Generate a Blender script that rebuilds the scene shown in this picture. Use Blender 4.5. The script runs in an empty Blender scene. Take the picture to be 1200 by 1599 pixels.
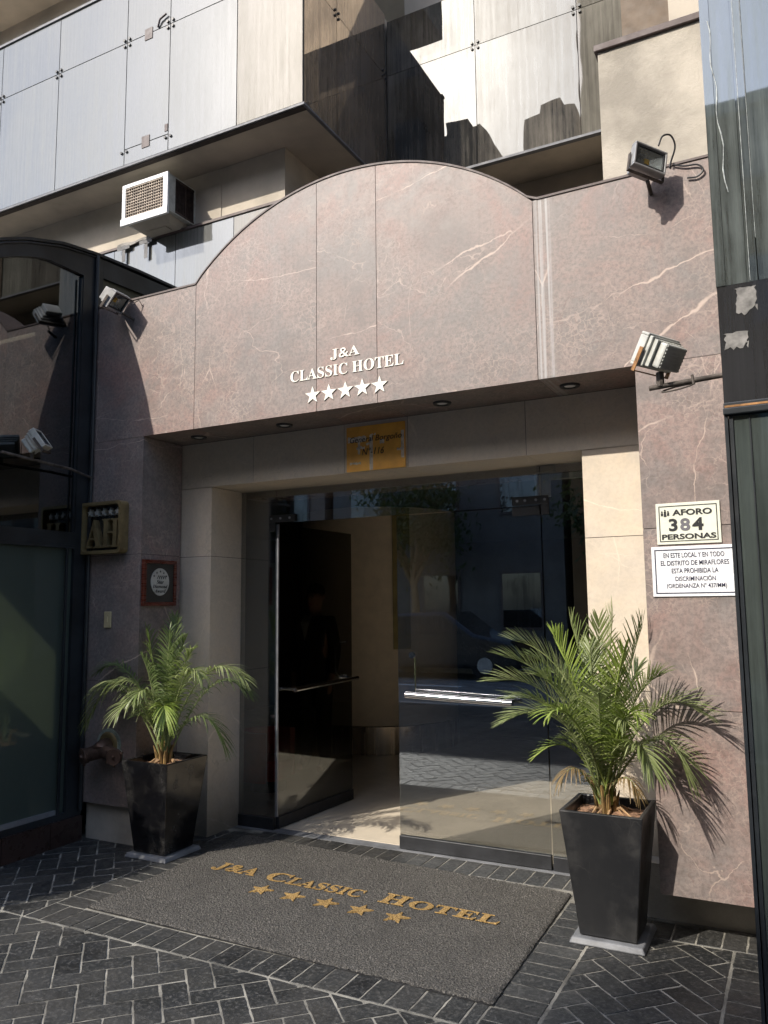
import bpy, bmesh, math, random
from mathutils import Vector, Matrix, Euler
random.seed(7)
sc = bpy.context.scene
COL = sc.collection
R = math.radians

# ------------------------------------------------------------------ camera
cam = bpy.data.cameras.new('camera'); camo = bpy.data.objects.new('camera', cam); COL.objects.link(camo)
CR = Vector((0.8870270, 0.4615955, -0.0106158)); CU = Vector((0.0634483, -0.0990875, 0.9930539)); CF = Vector((-0.4573373, 0.8815391, 0.1171808))
camo.matrix_world = Matrix(((CR.x, CU.x, -CF.x, 0), (CR.y, CU.y, -CF.y, -4.0), (CR.z, CU.z, -CF.z, 1.55), (0, 0, 0, 1)))
cam.sensor_fit = 'VERTICAL'; cam.sensor_height = 36; cam.sensor_width = 27; cam.lens = 36 * 1239.2 / 1599
cam.clip_start = 0.05; cam.clip_end = 500
sc.camera = camo
# ------------------------------------------------------------------ sky and sun
SUN = Vector((-0.525, -1.0, 0.90)).normalized()
EL = math.asin(SUN.z); ROT = math.atan2(SUN.x, SUN.y)
w = bpy.data.worlds.new("World"); sc.world = w; w.use_nodes = True
sky = w.node_tree.nodes.new('ShaderNodeTexSky'); sky.sky_type = 'NISHITA'; sky.sun_disc = False
sky.sun_elevation = EL; sky.sun_rotation = ROT; sky.dust_density = 1.6; sky.air_density = 1.0
w.node_tree.links.new(sky.outputs[0], w.node_tree.nodes['Background'].inputs[0])
w.node_tree.nodes['Background'].inputs[1].default_value = 0.15
sun = bpy.data.lights.new('sun', 'SUN'); sun.energy = 2.0; sun.angle = R(0.5); sun.color = (1.0, 0.93, 0.82)
suno = bpy.data.objects.new('sun', sun); COL.objects.link(suno)
suno.rotation_euler = SUN.to_track_quat('Z', 'Y').to_euler(); suno.location = (-4, -9, 9)
sc.view_settings.view_transform = 'Standard'; sc.view_settings.look = 'None'; sc.view_settings.gamma = 1.0
sc.view_settings.exposure = 1.45
sc.cycles.max_bounces = 10; sc.cycles.transparent_max_bounces = 24; sc.cycles.glossy_bounces = 6; sc.cycles.diffuse_bounces = 4

# ------------------------------------------------------------------ node helpers
class NT:
    def __init__(s, name):
        s.m = bpy.data.materials.new(name); s.m.use_nodes = True
        s.t = s.m.node_tree; s.t.nodes.clear(); s.out = s.n('ShaderNodeOutputMaterial')
    def n(s, typ, **kw):
        x = s.t.nodes.new(typ)
        for k, v in kw.items(): setattr(x, k, v)
        return x
    def l(s, a, b): s.t.links.new(a, b)
    def put(s, v, inp):
        if hasattr(v, 'is_linked'): s.l(v, inp)
        elif isinstance(v, (tuple, list)) and len(v) == 3 and len(inp.default_value) == 4: inp.default_value = (*v, 1)
        else: inp.default_value = v
    def coord(s, scale=(1, 1, 1), rot=(0, 0, 0), loc=(0, 0, 0), vec=None):
        mp = s.n('ShaderNodeMapping'); mp.inputs['Scale'].default_value = scale; mp.inputs['Rotation'].default_value = rot; mp.inputs['Location'].default_value = loc
        if vec is None: vec = s.n('ShaderNodeTexCoord').outputs['Object']
        s.l(vec, mp.inputs[0]); return mp.outputs[0]
    def noise(s, vec, scale=5, detail=6, rough=.55, dist=0):
        x = s.n('ShaderNodeTexNoise'); s.l(vec, x.inputs['Vector']); x.inputs['Scale'].default_value = scale; x.inputs['Detail'].default_value = detail
        x.inputs['Roughness'].default_value = rough; x.inputs['Distortion'].default_value = dist; return x.outputs['Fac']
    def noisec(s, vec, scale=5, detail=4):
        x = s.n('ShaderNodeTexNoise'); s.l(vec, x.inputs['Vector']); x.inputs['Scale'].default_value = scale; x.inputs['Detail'].default_value = detail; return x.outputs['Color']
    def voro(s, vec, scale=2, feature='DISTANCE_TO_EDGE', rnd=1):
        x = s.n('ShaderNodeTexVoronoi', feature=feature); s.l(vec, x.inputs['Vector']); x.inputs['Scale'].default_value = scale; x.inputs['Randomness'].default_value = rnd
        return x.outputs['Distance']
    def ramp(s, f, *pts):
        x = s.n('ShaderNodeValToRGB'); e = x.color_ramp.elements
        while len(e) < len(pts): e.new(.5)
        for k, (p, c) in enumerate(pts):
            e[k].position = p; e[k].color = (*c, 1) if isinstance(c, (tuple, list)) else (c, c, c, 1)
        s.l(f, x.inputs[0]); return x.outputs[0]
    def rng(s, f, a, b, c=0, d=1):
        x = s.n('ShaderNodeMapRange'); s.put(f, x.inputs[0])
        for k, v in zip((1, 2, 3, 4), (a, b, c, d)): x.inputs[k].default_value = v
        return x.outputs[0]
    def math(s, op, a, b=0.0):
        x = s.n('ShaderNodeMath', operation=op); s.put(a, x.inputs[0]); s.put(b, x.inputs[1]); return x.outputs[0]
    def mix(s, f, a, b, blend='MIX'):
        x = s.n('ShaderNodeMix', data_type='RGBA', blend_type=blend); s.put(f, x.inputs[0]); s.put(a, x.inputs[6]); s.put(b, x.inputs[7]); return x.outputs[2]
    def vadd(s, a, b, k):
        x = s.n('ShaderNodeVectorMath', operation='MULTIPLY_ADD'); s.l(b, x.inputs[0]); x.inputs[1].default_value = (k, k, k); s.l(a, x.inputs[2]); return x.outputs[0]
    def attr(s, name):
        x = s.n('ShaderNodeAttribute'); x.attribute_name = name; return x
    def bump(s, h, strength=.3, dist=.01):
        x = s.n('ShaderNodeBump'); s.l(h, x.inputs['Height']); x.inputs['Strength'].default_value = strength; x.inputs['Distance'].default_value = dist; return x.outputs[0]
    def bsdf(s, base, rough=.5, metal=0.0, normal=None, **kw):
        x = s.n('ShaderNodeBsdfPrincipled'); s.put(base, x.inputs['Base Color']); s.put(rough, x.inputs['Roughness']); s.put(metal, x.inputs['Metallic'])
        if normal is not None: s.l(normal, x.inputs['Normal'])
        for k, v in kw.items(): s.put(v, x.inputs[k.replace('_', ' ')])
        return x.outputs[0]
    def shmix(s, f, a, b):
        x = s.n('ShaderNodeMixShader'); s.put(f, x.inputs[0]); s.l(a, x.inputs[1]); s.l(b, x.inputs[2]); return x.outputs[0]
    def done(s, sh): s.l(sh, s.out.inputs[0]); return s.m

M = {}
def simple(name, c, rough=.5, metal=0., var=.15, scale=8, bump=.0, stretch=(1, 1, 1), c2=None, bscale=60, **kw):
    t = NT(name); v = t.coord(stretch)
    f = t.noise(v, scale, 6, .6)
    c2 = c2 or tuple(min(1, x * (1 + var)) for x in c); c1 = tuple(x * (1 - var) for x in c)
    col = t.ramp(f, (.37, c1), (.63, c2))
    r = t.rng(t.noise(v, scale * 2.3, 4), .3, .7, max(0, rough - .08), min(1, rough + .08))
    nm = t.bump(t.noise(t.coord(), bscale, 5, .7), bump, .004) if bump else None
    M[name] = t.done(t.bsdf(col, r, metal, nm, **kw)); return M[name]

def marble(name, base, rose, dark, veinc, vs=1.0, streak=.5, grime=0., cl=1.0, lime=False):
    t = NT(name); tone = t.attr('tone').outputs['Fac']
    o = t.n('ShaderNodeTexCoord').outputs['Object']
    off = t.n('ShaderNodeCombineXYZ'); t.l(t.math('MULTIPLY', tone, 37.), off.inputs[0]); t.l(t.math('MULTIPLY', tone, 91.), off.inputs[2])
    ad = t.n('ShaderNodeVectorMath', operation='ADD'); t.l(o, ad.inputs[0]); t.l(off.outputs[0], ad.inputs[1]); p = ad.outputs[0]
    d1 = t.vadd(t.vadd(p, t.noisec(t.coord(vec=p), 1.2, 2), .26), t.noisec(t.coord(vec=p), 14, 6), .035)
    d2 = t.vadd(t.vadd(p, t.noisec(t.coord(vec=p), 4, 4), .22), t.noisec(t.coord(vec=p), 22, 5), .03)
    m1 = t.noise(t.coord(vec=p), 1.5, 9, .66, .8); m2 = t.noise(t.coord(vec=p), 6.5, 9, .74, .5); m3 = t.noise(t.coord(vec=p), 48, 5, .75)
    m4 = t.noise(t.coord((1, 1, 1), (0, 0, 0), (7, 3, 1), p), 2.4, 8, .7, .6)
    grey = tuple(.9 * (sum(base) / 3) * q for q in (1.06, .99, .95))
    col = t.ramp(m1, (.37, dark), (.49, base), (.61, rose))
    col = t.mix(t.rng(m4, .44, .60, 0, .7 * cl), col, grey)
    col = t.mix(t.rng(m2, .47, .64, 0, .38 * cl), col, tuple(x * 1.36 for x in base))
    col = t.mix(t.rng(m2, .50, .34, 0, .42 * cl), col, tuple(x * .66 for x in dark))
    col = t.mix(t.rng(m3, .45, .60, 0, .60 * cl), col, tuple(x * .70 for x in dark))
    # pale veins running diagonally, thin and broken up by noise
    def vein(src, scale, rot, vs_, w, gate, lo, hi, amp, off=(0, 0, 0)):
        v = t.voro(t.coord(scale, rot, off, src), vs_ * vs); g_ = t.noise(t.coord((1, 1, 1), (0, 0, 0), off, p), gate, 6, .65)
        wn = t.math('MULTIPLY', t.rng(t.noise(t.coord(vec=p), 9, 4), .35, .7, .25, 1.6), w)
        q = t.math('DIVIDE', v, wn); return t.math('MULTIPLY', t.rng(q, .35, 1., amp, 0), t.rng(g_, lo, hi, 0, 1))
    kA = vein(d1, (.42, 1, 1.5), (0, R(36), 0), .62, .0036, 1.1, .46, .56, .75)
    kA2 = vein(d1, (1.6, 1, .30), (0, R(-24), 0), 1.1, .0040, 1.6, .50, .60, .8, (5, 0, 8))
    kB = vein(d2, (.7, 1, 1.4), (0, R(30), 0), 2.3, .0075, 2.2, .49, .60, .6, (2, 9, 3))
    kC = vein(t.vadd(p, t.noisec(t.coord(vec=p), 14, 5), .11), (1, 1, 1), (0, 0, 0), 9, .036, 1.9, .50, .62, .55, (4, 2, 9))
    kC2 = vein(t.vadd(p, t.noisec(t.coord(vec=p), 30, 5), .05), (1, 1, 1), (0, 0, 0), 26, .075, 1.5, .46, .60, .55, (14, 12, 1))
    kD = vein(t.vadd(p, t.noisec(t.coord(vec=p), 10, 6), .16), (1, 1, 1), (0, 0, 0), 5.5, .020, 1.8, .49, .6, .5, (14, 2, 5))
    col = t.mix(kD, col, tuple(x * .60 for x in rose))
    col = t.mix(kC, col, tuple(.45 * a + .55 * b for a, b in zip(base, veinc))); col = t.mix(kC2, col, tuple(.5 * a + .5 * b for a, b in zip(base, veinc)))
    col = t.mix(kB, col, veinc); col = t.mix(kA2, col, veinc); col = t.mix(kA, col, tuple(min(1, x * 1.12) for x in veinc))
    # rain streaks of pale lime
    st = t.math('MULTIPLY', t.rng(t.noise(t.coord((22, 22, .35), vec=p), 1, 5, .7), .55, .78, 0, 1), t.rng(t.noise(t.coord((1, 1, .5), vec=p), 1.3, 3), .45, .7, 0, 1))
    col = t.mix(t.math('MULTIPLY', st, streak), col, (.40, .375, .35))
    if lime:
        zz = t.n('ShaderNodeSeparateXYZ'); t.l(o, zz.inputs[0]); X = zz.outputs[0]; Z = zz.outputs[2]
        band = t.math('MULTIPLY', t.rng(X, 1.145, 1.17, 0, 1), t.rng(X, 1.225, 1.26, 1, 0)); sn = t.rng(t.noise(t.coord((60, 1, .5)), 1, 4, .6), .44, .60, 0, 1)
        k = t.math('MULTIPLY', t.math('MULTIPLY', band, sn), t.math('MULTIPLY', t.rng(Z, 2.72, 2.735, 0, 1), .75)); col = t.mix(k, col, (.42, .41, .41))
    if grime:
        z = t.n('ShaderNodeSeparateXYZ'); t.l(o, z.inputs[0])
        g = t.math('MULTIPLY', t.rng(t.math('ADD', z.outputs[2], t.math('MULTIPLY', m2, -.35)), -.14, grime, 1, 0), .75)
        col = t.mix(g, col, (.055, .05, .04))
    nm = t.bump(t.math('ADD', m3, t.math('MULTIPLY', m2, .6)), .10, .004)
    M[name] = t.done(t.bsdf(col, t.rng(m2, .3, .7, .44, .62), 0, nm)); return M[name]

marble('marble', (.252, .194, .174), (.272, .172, .150), (.182, .150, .138), (.50, .395, .335), lime=True)
marble('beige_marble', (.60, .515, .41), (.63, .525, .40), (.56, .485, .39), (.68, .59, .48), .8, .15, .32, .35)
simple('joint', (.06, .05, .045), .9)
simple('brown_soffit', (.16, .105, .085), .3, var=.3, scale=5)

def mirror_glass(name, tint, dirtc, lo, hi, rough=.02, base=.62):
    t = NT(name); tone = t.attr('tone').outputs['Fac']
    o = t.n('ShaderNodeTexCoord').outputs['Object']
    off = t.n('ShaderNodeCombineXYZ'); t.l(t.math('MULTIPLY', tone, 53.), off.inputs[0]); t.l(t.math('MULTIPLY', tone, 29.), off.inputs[2])
    ad = t.n('ShaderNodeVectorMath', operation='ADD'); t.l(o, ad.inputs[0]); t.l(off.outputs[0], ad.inputs[1]); p = ad.outputs[0]
    s1 = t.noise(t.coord((34, 34, .9), vec=p), 1, 7, .72); s2 = t.noise(t.coord((1.4, 1.4, .9), vec=p), 1, 4); s3 = t.noise(t.coord((60, 60, 14.), vec=p), 1, 5, .75)
    f = t.math('MULTIPLY', t.math('ADD', s1, t.math('MULTIPLY', s3, .35)), t.rng(s2, .3, .7, .6, 1.25))
    f = t.rng(f, .40, .95, lo, hi)
    wob = t.bump(t.noise(t.coord((1, 1, 1), vec=p), 1.1, 2), .05, .05)
    gl = t.n('ShaderNodeBsdfGlossy'); t.put(tuple(x * base for x in tint), gl.inputs['Color']); gl.inputs['Roughness'].default_value = rough; t.l(wob, gl.inputs['Normal'])
    df = t.bsdf(t.mix(s3, dirtc, tuple(x * .75 for x in dirtc)), .8)
    M[name] = t.done(t.shmix(f, gl.outputs[0], df)); return M[name]
mirror_glass('mirror_panel', (.90, .96, 1.0), (.33, .335, .32), .22, .70, base=.165)
mirror_glass('mirror_panel_stained', (.92, .94, .94), (.33, .31, .26), .25, .80, base=.155)
mirror_glass('dark_mirror_panel', (.86, .76, .66), (.26, .215, .17), .25, .7, base=.8)
mirror_glass('recess_mirror_panel', (.94, 1., 1.), (.24, .215, .18), .05, .68, .006, .155)
mirror_glass('street_glass', (.66, .74, .82), (.20, .23, .215), .15, .8, .02, .25)
mirror_glass('green_glass', (.60, .68, .62), (.075, .095, .085), .30, .85, .03, .20)
mirror_glass('black_glass', (.62, .66, .72), (.012, .012, .014), .40, .85, .03, .25)

def clear_glass(name, tint, r0, rough=0.0):
    t = NT(name)
    tr = t.n('ShaderNodeBsdfTransparent'); t.put(tint, tr.inputs[0])
    gl = t.n('ShaderNodeBsdfGlossy'); gl.inputs['Roughness'].default_value = rough; t.put((.88, .94, 1.0), gl.inputs[0])
    lw = t.n('ShaderNodeLayerWeight'); lw.inputs[0].default_value = .5
    f5 = t.math('POWER', lw.outputs['Facing'], 5.0)
    f = t.math('ADD', t.math('MULTIPLY', f5, 1 - r0), r0)
    M[name] = t.done(t.shmix(f, tr.outputs[0], gl.outputs[0])); return M[name]
clear_glass('door_glass', (.76, .77, .77), .17)
clear_glass('leaf_glass', (.50, .49, .46), .10)
clear_glass('bay_glass', (.30, .31, .29), .16)
def frosted():
    t = NT('frosted_glass'); v = t.coord(); n = t.noise(v, 3, 4)
    tr = t.n('ShaderNodeBsdfTranslucent'); t.put(t.mix(n, (.30, .34, .25), (.36, .40, .31)), tr.inputs[0])
    df = t.bsdf((.075, .10, .09), .5); gl = t.n('ShaderNodeBsdfGlossy'); gl.inputs['Roughness'].default_value = .04; t.put((.8, .9, .9), gl.inputs[0])
    lw = t.n('ShaderNodeLayerWeight'); lw.inputs[0].default_value = .5; f = t.math('ADD', t.math('MULTIPLY', t.math('POWER', lw.outputs['Facing'], 5.), .9), .06)
    M['frosted_glass'] = t.done(t.shmix(f, t.shmix(.45, df, tr.outputs[0]), gl.outputs[0]))
frosted()
clear_glass('lens_glass', (.9, .92, .92), .05)

simple('black_metal', (.022, .023, .026), .42, .0, .3, 6, .15)
simple('bay_frame', (.016, .019, .022), .38, .0, .35, 4, .1)
simple('chrome', (.72, .72, .74), .09, 1.0, .05)
simple('steel_band', (.52, .44, .35), .24, .7, .35, 2, stretch=(5, 5, .3))
simple('edge_metal', (.30, .31, .34), .4, .6)
simple('cream_render', (.45, .40, .33), .85, 0, .14, 2.2, .35)
simple('rough_render', (.40, .365, .31), .92, 0, .24, 2.4, .8, bscale=45)
simple('brown_cap', (.10, .075, .07), .6)
simple('white_paint', (.72, .72, .71), .35, 0, .08)
simple('lamp_grey', (.36, .36, .36), .4, .3)
simple('lamp_white', (.46, .46, .42), .5, 0, .2, 12)
simple('reflector', (.62, .62, .60), .28, .9)
simple('led_yellow', (.85, .50, .05), .5)
simple('rust', (.30, .15, .055), .8, 0, .5, 25, .4)
simple('rusty_iron', (.10, .085, .075), .75, .4, .5, 14, .5)
simple('cable', (.02, .02, .022), .5)
simple('dark_grille', (.045, .03, .025), .7, .2, .4, 20)
def pot(name, c, rough):
    t = NT(name); v = t.coord(); z = t.n('ShaderNodeSeparateXYZ'); t.l(v, z.inputs[0])
    d = t.math('MULTIPLY', t.rng(t.noise(v, 5, 7, .7), .46, .66, 0, 1), t.rng(t.noise(t.coord((9, 9, 1.2)), 1, 5), .40, .66, .15, 1)); sc_ = t.math('MULTIPLY', t.rng(t.voro(t.vadd(v, t.noisec(v, 5, 3), .2), 7), 0, .006, 1, 0), t.rng(t.noise(v, 6, 3), .52, .6, 0, .5))
    k = t.math('ADD', t.math('MULTIPLY', d, .5), sc_); M[name] = t.done(t.bsdf(t.mix(k, c, (.075, .072, .068)), t.rng(d, 0, 1, rough, rough + .28), 0, t.bump(t.noise(v, 40, 5), .05, .003)))
pot('pot_black', (.013, .0135, .015), .30); pot('pot_gloss', (.0045, .0045, .0055), .12)
simple('plinth_grey', (.16, .165, .175), .5, 0, .25, 6, .2)
simple('soil', (.27, .155, .095), .95, 0, .45, 22, 1.0, bscale=70)
simple('root_brown', (.30, .19, .10), .85, 0, .4, 15, .4)
simple('fibre_orange', (.22, .14, .05), .8, 0, .4, 15)
simple('wood_frame', (.12, .03, .018), .3, 0, .3, 6, stretch=(1, 1, 8))
simple('plaque_dark', (.035, .033, .028), .5)
simple('medal_silver', (.55, .55, .51), .4, .3)
simple('brass', (.27, .20, .095), .5, .5, .25, 10)
simple('ivory', (.52, .43, .25), .4)
simple('ink_black', (.012, .012, .014), .6)
simple('ink_navy', (.012, .014, .05), .6)
simple('sign_cream', (.72, .73, .62), .35, 0, .04)
simple('sign_white', (.80, .81, .83), .3, 0, .03)
simple('letter_white', (.85, .83, .74), .45, 0, .04)
simple('ink_faded', (.13, .125, .14), .6)
simple('tape', (.72, .62, .50), .35, 0, .25, 30)
simple('old_bronze', (.12, .075, .058), .5, .55, .45, 12, .3)
simple('verdigris', (.30, .34, .30), .7, .2, .4, 20)
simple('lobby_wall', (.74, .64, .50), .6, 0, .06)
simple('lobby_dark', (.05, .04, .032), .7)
simple('olive_panel', (.30, .25, .10), .45)
simple('lobby_floor', (.72, .63, .50), .16, 0, .08, 3)
simple('red_leather', (.40, .012, .012), .35)
simple('asphalt', (.15, .148, .145), .85, 0, .25, 4, .8)
simple('ground_earth', (.10, .098, .09), .9)
simple('kerb_stone', (.36, .34, .31), .85, 0, .2, 6, .4)
simple('lane_white', (.7, .7, .68), .7)
simple('mortar', (.19, .18, .155), .95, 0, .55, 5, .6)
simple('suit', (.015, .015, .018), .8); simple('skin', (.46, .27, .19), .5); simple('shirt', (.75, .75, .74), .7); simple('hair', (.015, .011, .009), .6)
simple('trim_grey', (.13, .135, .15), .6); simple('tape_grey', (.10, .098, .10), .6, 0, .3, 15); simple('olive_dark', (.055, .055, .035), .35); simple('plinth_brown', (.035, .02, .017), .3); simple('drip_pale', (.33, .35, .33), .6, 0, .4, 40); simple('grille_rusty', (.36, .30, .24), .6, .2, .4, 20); simple('soffit_shade_brown', (.15, .11, .075), .7); simple('sign_ochre', (.95, .44, .07), .35, 0, .2, 5)
simple('peel', (.20, .19, .175), .9, 0, .4, 18, .6)
simple('facade_ochre', (.20, .115, .05), .85, 0, .15, 1.5, .2); simple('facade_grey', (.12, .115, .11), .85, 0, .15, 1.5, .2); simple('facade_pink', (.18, .135, .11), .85, 0, .15, 1.5, .2)
simple('facade_brown', (.15, .105, .075), .85, 0, .15, 1.5, .2); simple('car_paint', (.015, .016, .02), .22, .2, .1, Coat_Weight=.6); simple('tyre', (.015, .015, .015), .85); simple('red_lens', (.5, .01, .01), .2)
simple('shrub_leaf', (.05, .085, .025), .6, 0, .4, 12)

def brick_mat():
    t = NT('slate_paver'); tone = t.attr('tone').outputs['Fac']; v = t.coord()
    n1 = t.noise(v, 9, 8, .7, .5); n2 = t.noise(v, 55, 6, .75); n3 = t.noise(v, 1.4, 4)
    c = t.ramp(tone, (0, (.013, .0135, .014)), (.5, (.025, .026, .026)), (1, (.048, .047, .044)))
    c = t.mix(t.rng(n1, .45, .62, 0, .7), c, (.012, .013, .014)); c = t.mix(t.rng(n2, .50, .68, 0, .60), c, (.150, .145, .135))
    c = t.mix(t.rng(n3, .47, .62, 0, .38), c, (.085, .080, .072))
    nm = t.bump(t.math('ADD', t.math('MULTIPLY', n1, 1.4), n2), .55, .006)
    M['slate_paver'] = t.done(t.bsdf(c, t.rng(n1, .38, .62, .30, .62), 0, nm))
brick_mat()
def mat_mats():
    for name, a, b, c in (('coir_grey', (.028, .026, .023), (.098, .091, .081), (.27, .25, .22)), ('coir_gold', (.22, .125, .035), (.50, .31, .10), (.68, .46, .19))):
        t = NT(name); v = t.coord()
        n = t.voro(t.vadd(v, t.noisec(v, 90, 2), .012), 120, 'F1'); n2 = t.noise(v, 115, 5, .85); n3 = t.noise(v, 3, 5)
        col = t.ramp(n2, (.38, a), (.50, b), (.63, c)); col = t.mix(t.rng(n3, .45, .62, 0, .30), col, tuple(x * .55 for x in b))
        nm = t.bump(t.math('ADD', n, n2), 1.0, .012)
        M[name] = t.done(t.bsdf(col, .95, 0, nm))
mat_mats()
def leaf_mat(name, c1, c2):
    t = NT(name); tone = t.attr('tone').outputs['Fac']; v = t.coord()
    c = t.mix(tone, c1, c2); c = t.mix(t.rng(t.noise(v, 6, 3), .4, .7, 0, .4), c, tuple(.6 * x for x in c1))
    pr = t.bsdf(c, .38); tr = t.n('ShaderNodeBsdfTranslucent'); t.put(t.mix(.5, c, (.16, .24, .02)), tr.inputs[0])
    M[name] = t.done(t.shmix(.36, pr, tr.outputs[0]))
leaf_mat('palm_green', (.16, .215, .06), (.46, .50, .25)); leaf_mat('palm_bright', (.22, .32, .05), (.46, .54, .16)); leaf_mat('palm_dry', (.20, .13, .06), (.38, .27, .13)); leaf_mat('palm_dark', (.085, .135, .045), (.25, .31, .13)); leaf_mat('shrub_leaves', (.025, .048, .018), (.06, .09, .03))

# ------------------------------------------------------------------ mesh helpers
ORG = {}
def org(o): return ORG.get(o.name, Vector((0, 0, 0))) if o else Vector((0, 0, 0))
class MB:
    def __init__(s): s.v = []; s.f = []; s.t = []; s.mi = []; s.tone = 0.; s.cm = 0
    def add(s, vs, fs, tone=None):
        k = len(s.v); s.v += [Vector(x) for x in vs]
        for f in fs: s.f.append([i + k for i in f]); s.t.append(s.tone if tone is None else tone); s.mi.append(s.cm)
        return s
    def box(s, x0, x1, y0, y1, z0, z1, tone=None):
        return s.add([(x0, y0, z0), (x1, y0, z0), (x1, y1, z0), (x0, y1, z0), (x0, y0, z1), (x1, y0, z1), (x1, y1, z1), (x0, y1, z1)],
                     [(0, 3, 2, 1), (4, 5, 6, 7), (0, 1, 5, 4), (1, 2, 6, 5), (2, 3, 7, 6), (3, 0, 4, 7)], tone)
    def frus(s, c, w0, w1, z0, z1, tone=None):
        p = []
        for w, z in ((w0, z0), (w1, z1)): p += [(c[0] - w, c[1] - w, z), (c[0] + w, c[1] - w, z), (c[0] + w, c[1] + w, z), (c[0] - w, c[1] + w, z)]
        return s.add(p, [(0, 3, 2, 1), (4, 5, 6, 7), (0, 1, 5, 4), (1, 2, 6, 5), (2, 3, 7, 6), (3, 0, 4, 7)], tone)
    def prism(s, pts, a, b, axis='y', tone=None):
        n = len(pts)
        def mk(p, d): return (p[0], d, p[1]) if axis == 'y' else ((d, p[0], p[1]) if axis == 'x' else (p[0], p[1], d))
        vs = [mk(p, a) for p in pts] + [mk(p, b) for p in pts]
        fs = [tuple(range(n)), tuple(range(2 * n - 1, n - 1, -1))] + [(i, i + n, (i + 1) % n + n, (i + 1) % n) for i in range(n)]
        return s.add(vs, fs, tone)
    def tube(s, path, r, n=8, tone=None, caps=True):
        P = [Vector(p) for p in path]; rs = r if isinstance(r, (list, tuple)) else [r] * len(P); vs = []; up = None
        for i, p in enumerate(P):
            d = (P[min(i + 1, len(P) - 1)] - P[max(i - 1, 0)]).normalized()
            if up is None: up = d.orthogonal().normalized()
            up = (up - d * up.dot(d)).normalized() if (up - d * up.dot(d)).length > 1e-6 else d.orthogonal().normalized()
            sd = d.cross(up)
            for k in range(n):
                a = 2 * math.pi * k / n; vs.append(p + (up * math.cos(a) + sd * math.sin(a)) * rs[i])
        fs = []
        for i in range(len(P) - 1):
            for k in range(n): fs.append((i * n + k, i * n + (k + 1) % n, (i + 1) * n + (k + 1) % n, (i + 1) * n + k))
        if caps: fs.append(tuple(range(n - 1, -1, -1))); fs.append(tuple(range((len(P) - 1) * n, len(P) * n)))
        return s.add(vs, fs, tone)
    def disc(s, c, r, axis, h=.004, n=20, tone=None):
        c = Vector(c); ax = Vector(axis).normalized(); return s.tube([c, c + ax * h], r, n, tone)
    def build(s, name, mat, parent=None, smooth=False, bevel=0, tri=False, local=False):
        me = bpy.data.meshes.new(name); o0 = Vector((0, 0, 0)) if local else org(parent)
        me.from_pydata([v - o0 for v in s.v], [], s.f)
        for m in (mat if isinstance(mat, (list, tuple)) else [mat]): me.materials.append(M[m])
        me.polygons.foreach_set('material_index', s.mi)
        at = me.attributes.new('tone', 'FLOAT', 'FACE'); at.data.foreach_set('value', s.t)
        bm = bmesh.new(); bm.from_mesh(me)
        if tri: bmesh.ops.triangulate(bm, faces=[f for f in bm.faces if len(f.verts) > 4])
        bmesh.ops.recalc_face_normals(bm, faces=bm.faces) if not getattr(s, 'open', False) else None
        bm.to_mesh(me); bm.free()
        if smooth:
            me.polygons.foreach_set('use_smooth', [True] * len(me.polygons))
            try: me.set_sharp_from_angle(angle=R(40))
            except Exception: pass
        o = bpy.data.objects.new(name, me); COL.objects.link(o)
        if parent: o.parent = parent; ORG[o.name] = o0
        if bevel:
            b = o.modifiers.new('bevel', 'BEVEL'); b.width = bevel; b.segments = 2; b.limit_method = 'ANGLE'; b.angle_limit = R(40)
        return o
def tag(o, label=None, cat=None, group=None, kind=None):
    for k, v in (('label', label), ('category', cat), ('group', group), ('kind', kind)):
        if v: o[k] = v
    return o
def thing(name, loc, label, cat, group=None, rot=None):
    o = bpy.data.objects.new(name, None); COL.objects.link(o); o.location = loc; o.empty_display_size = .1
    ORG[o.name] = Vector(loc)
    if rot: o.rotation_euler = rot
    return tag(o, label, cat, group)
def struct(o): return tag(o, kind='structure')
def rt(): return random.random()

def text_mb(s, x0, x1, z0, z1, shear=0., depth=.004, bold=0.):
    """outline lettering of s as (x, z) geometry fitted in the given box, front at y=-depth"""
    c = bpy.data.curves.new('lettering', 'FONT'); c.body = s; c.offset = bold; c.extrude = .02; c.resolution_u = 4
    o = bpy.data.objects.new('lettering', c); COL.objects.link(o); bpy.context.view_layer.update()
    me = bpy.data.meshes.new_from_object(o.evaluated_get(bpy.context.evaluated_depsgraph_get()))
    vs = [v.co.copy() for v in me.vertices]; fs = [tuple(p.vertices) for p in me.polygons]
    bpy.data.objects.remove(o); bpy.data.meshes.remove(me)
    ax = min(v.x for v in vs); bx = max(v.x for v in vs); az = min(v.y for v in vs); bz = max(v.y for v in vs)
    out = []
    for v in vs:
        z = z0 + (v.y - az) / (bz - az) * (z1 - z0); x = x0 + (v.x - ax) / (bx - ax) * (x1 - x0)
        out.append((x + shear * (z - z0), -depth if v.z > 0 else 0, z))
    return out, fs
def serif(s):
    o = ''
    for ch in s:
        if 'A' <= ch <= 'Z': o += chr(0x1D400 + ord(ch) - 65)
        elif 'a' <= ch <= 'z': o += chr(0x1D41A + ord(ch) - 97)
        else: o += ch
    return o
def italic(s):
    o = ''
    for ch in s:
        if 'A' <= ch <= 'Z': o += chr(0x1D468 + ord(ch) - 65)
        elif 'a' <= ch <= 'z': o += chr(0x1D482 + ord(ch) - 97)
        else: o += ch
    return o
def star_pts(cx, cz, r, ri=.40):
    return [(cx + (r if k % 2 == 0 else r * ri) * math.sin(k * math.pi / 5), cz + (r if k % 2 == 0 else r * ri) * math.cos(k * math.pi / 5)) for k in range(10)]

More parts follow.
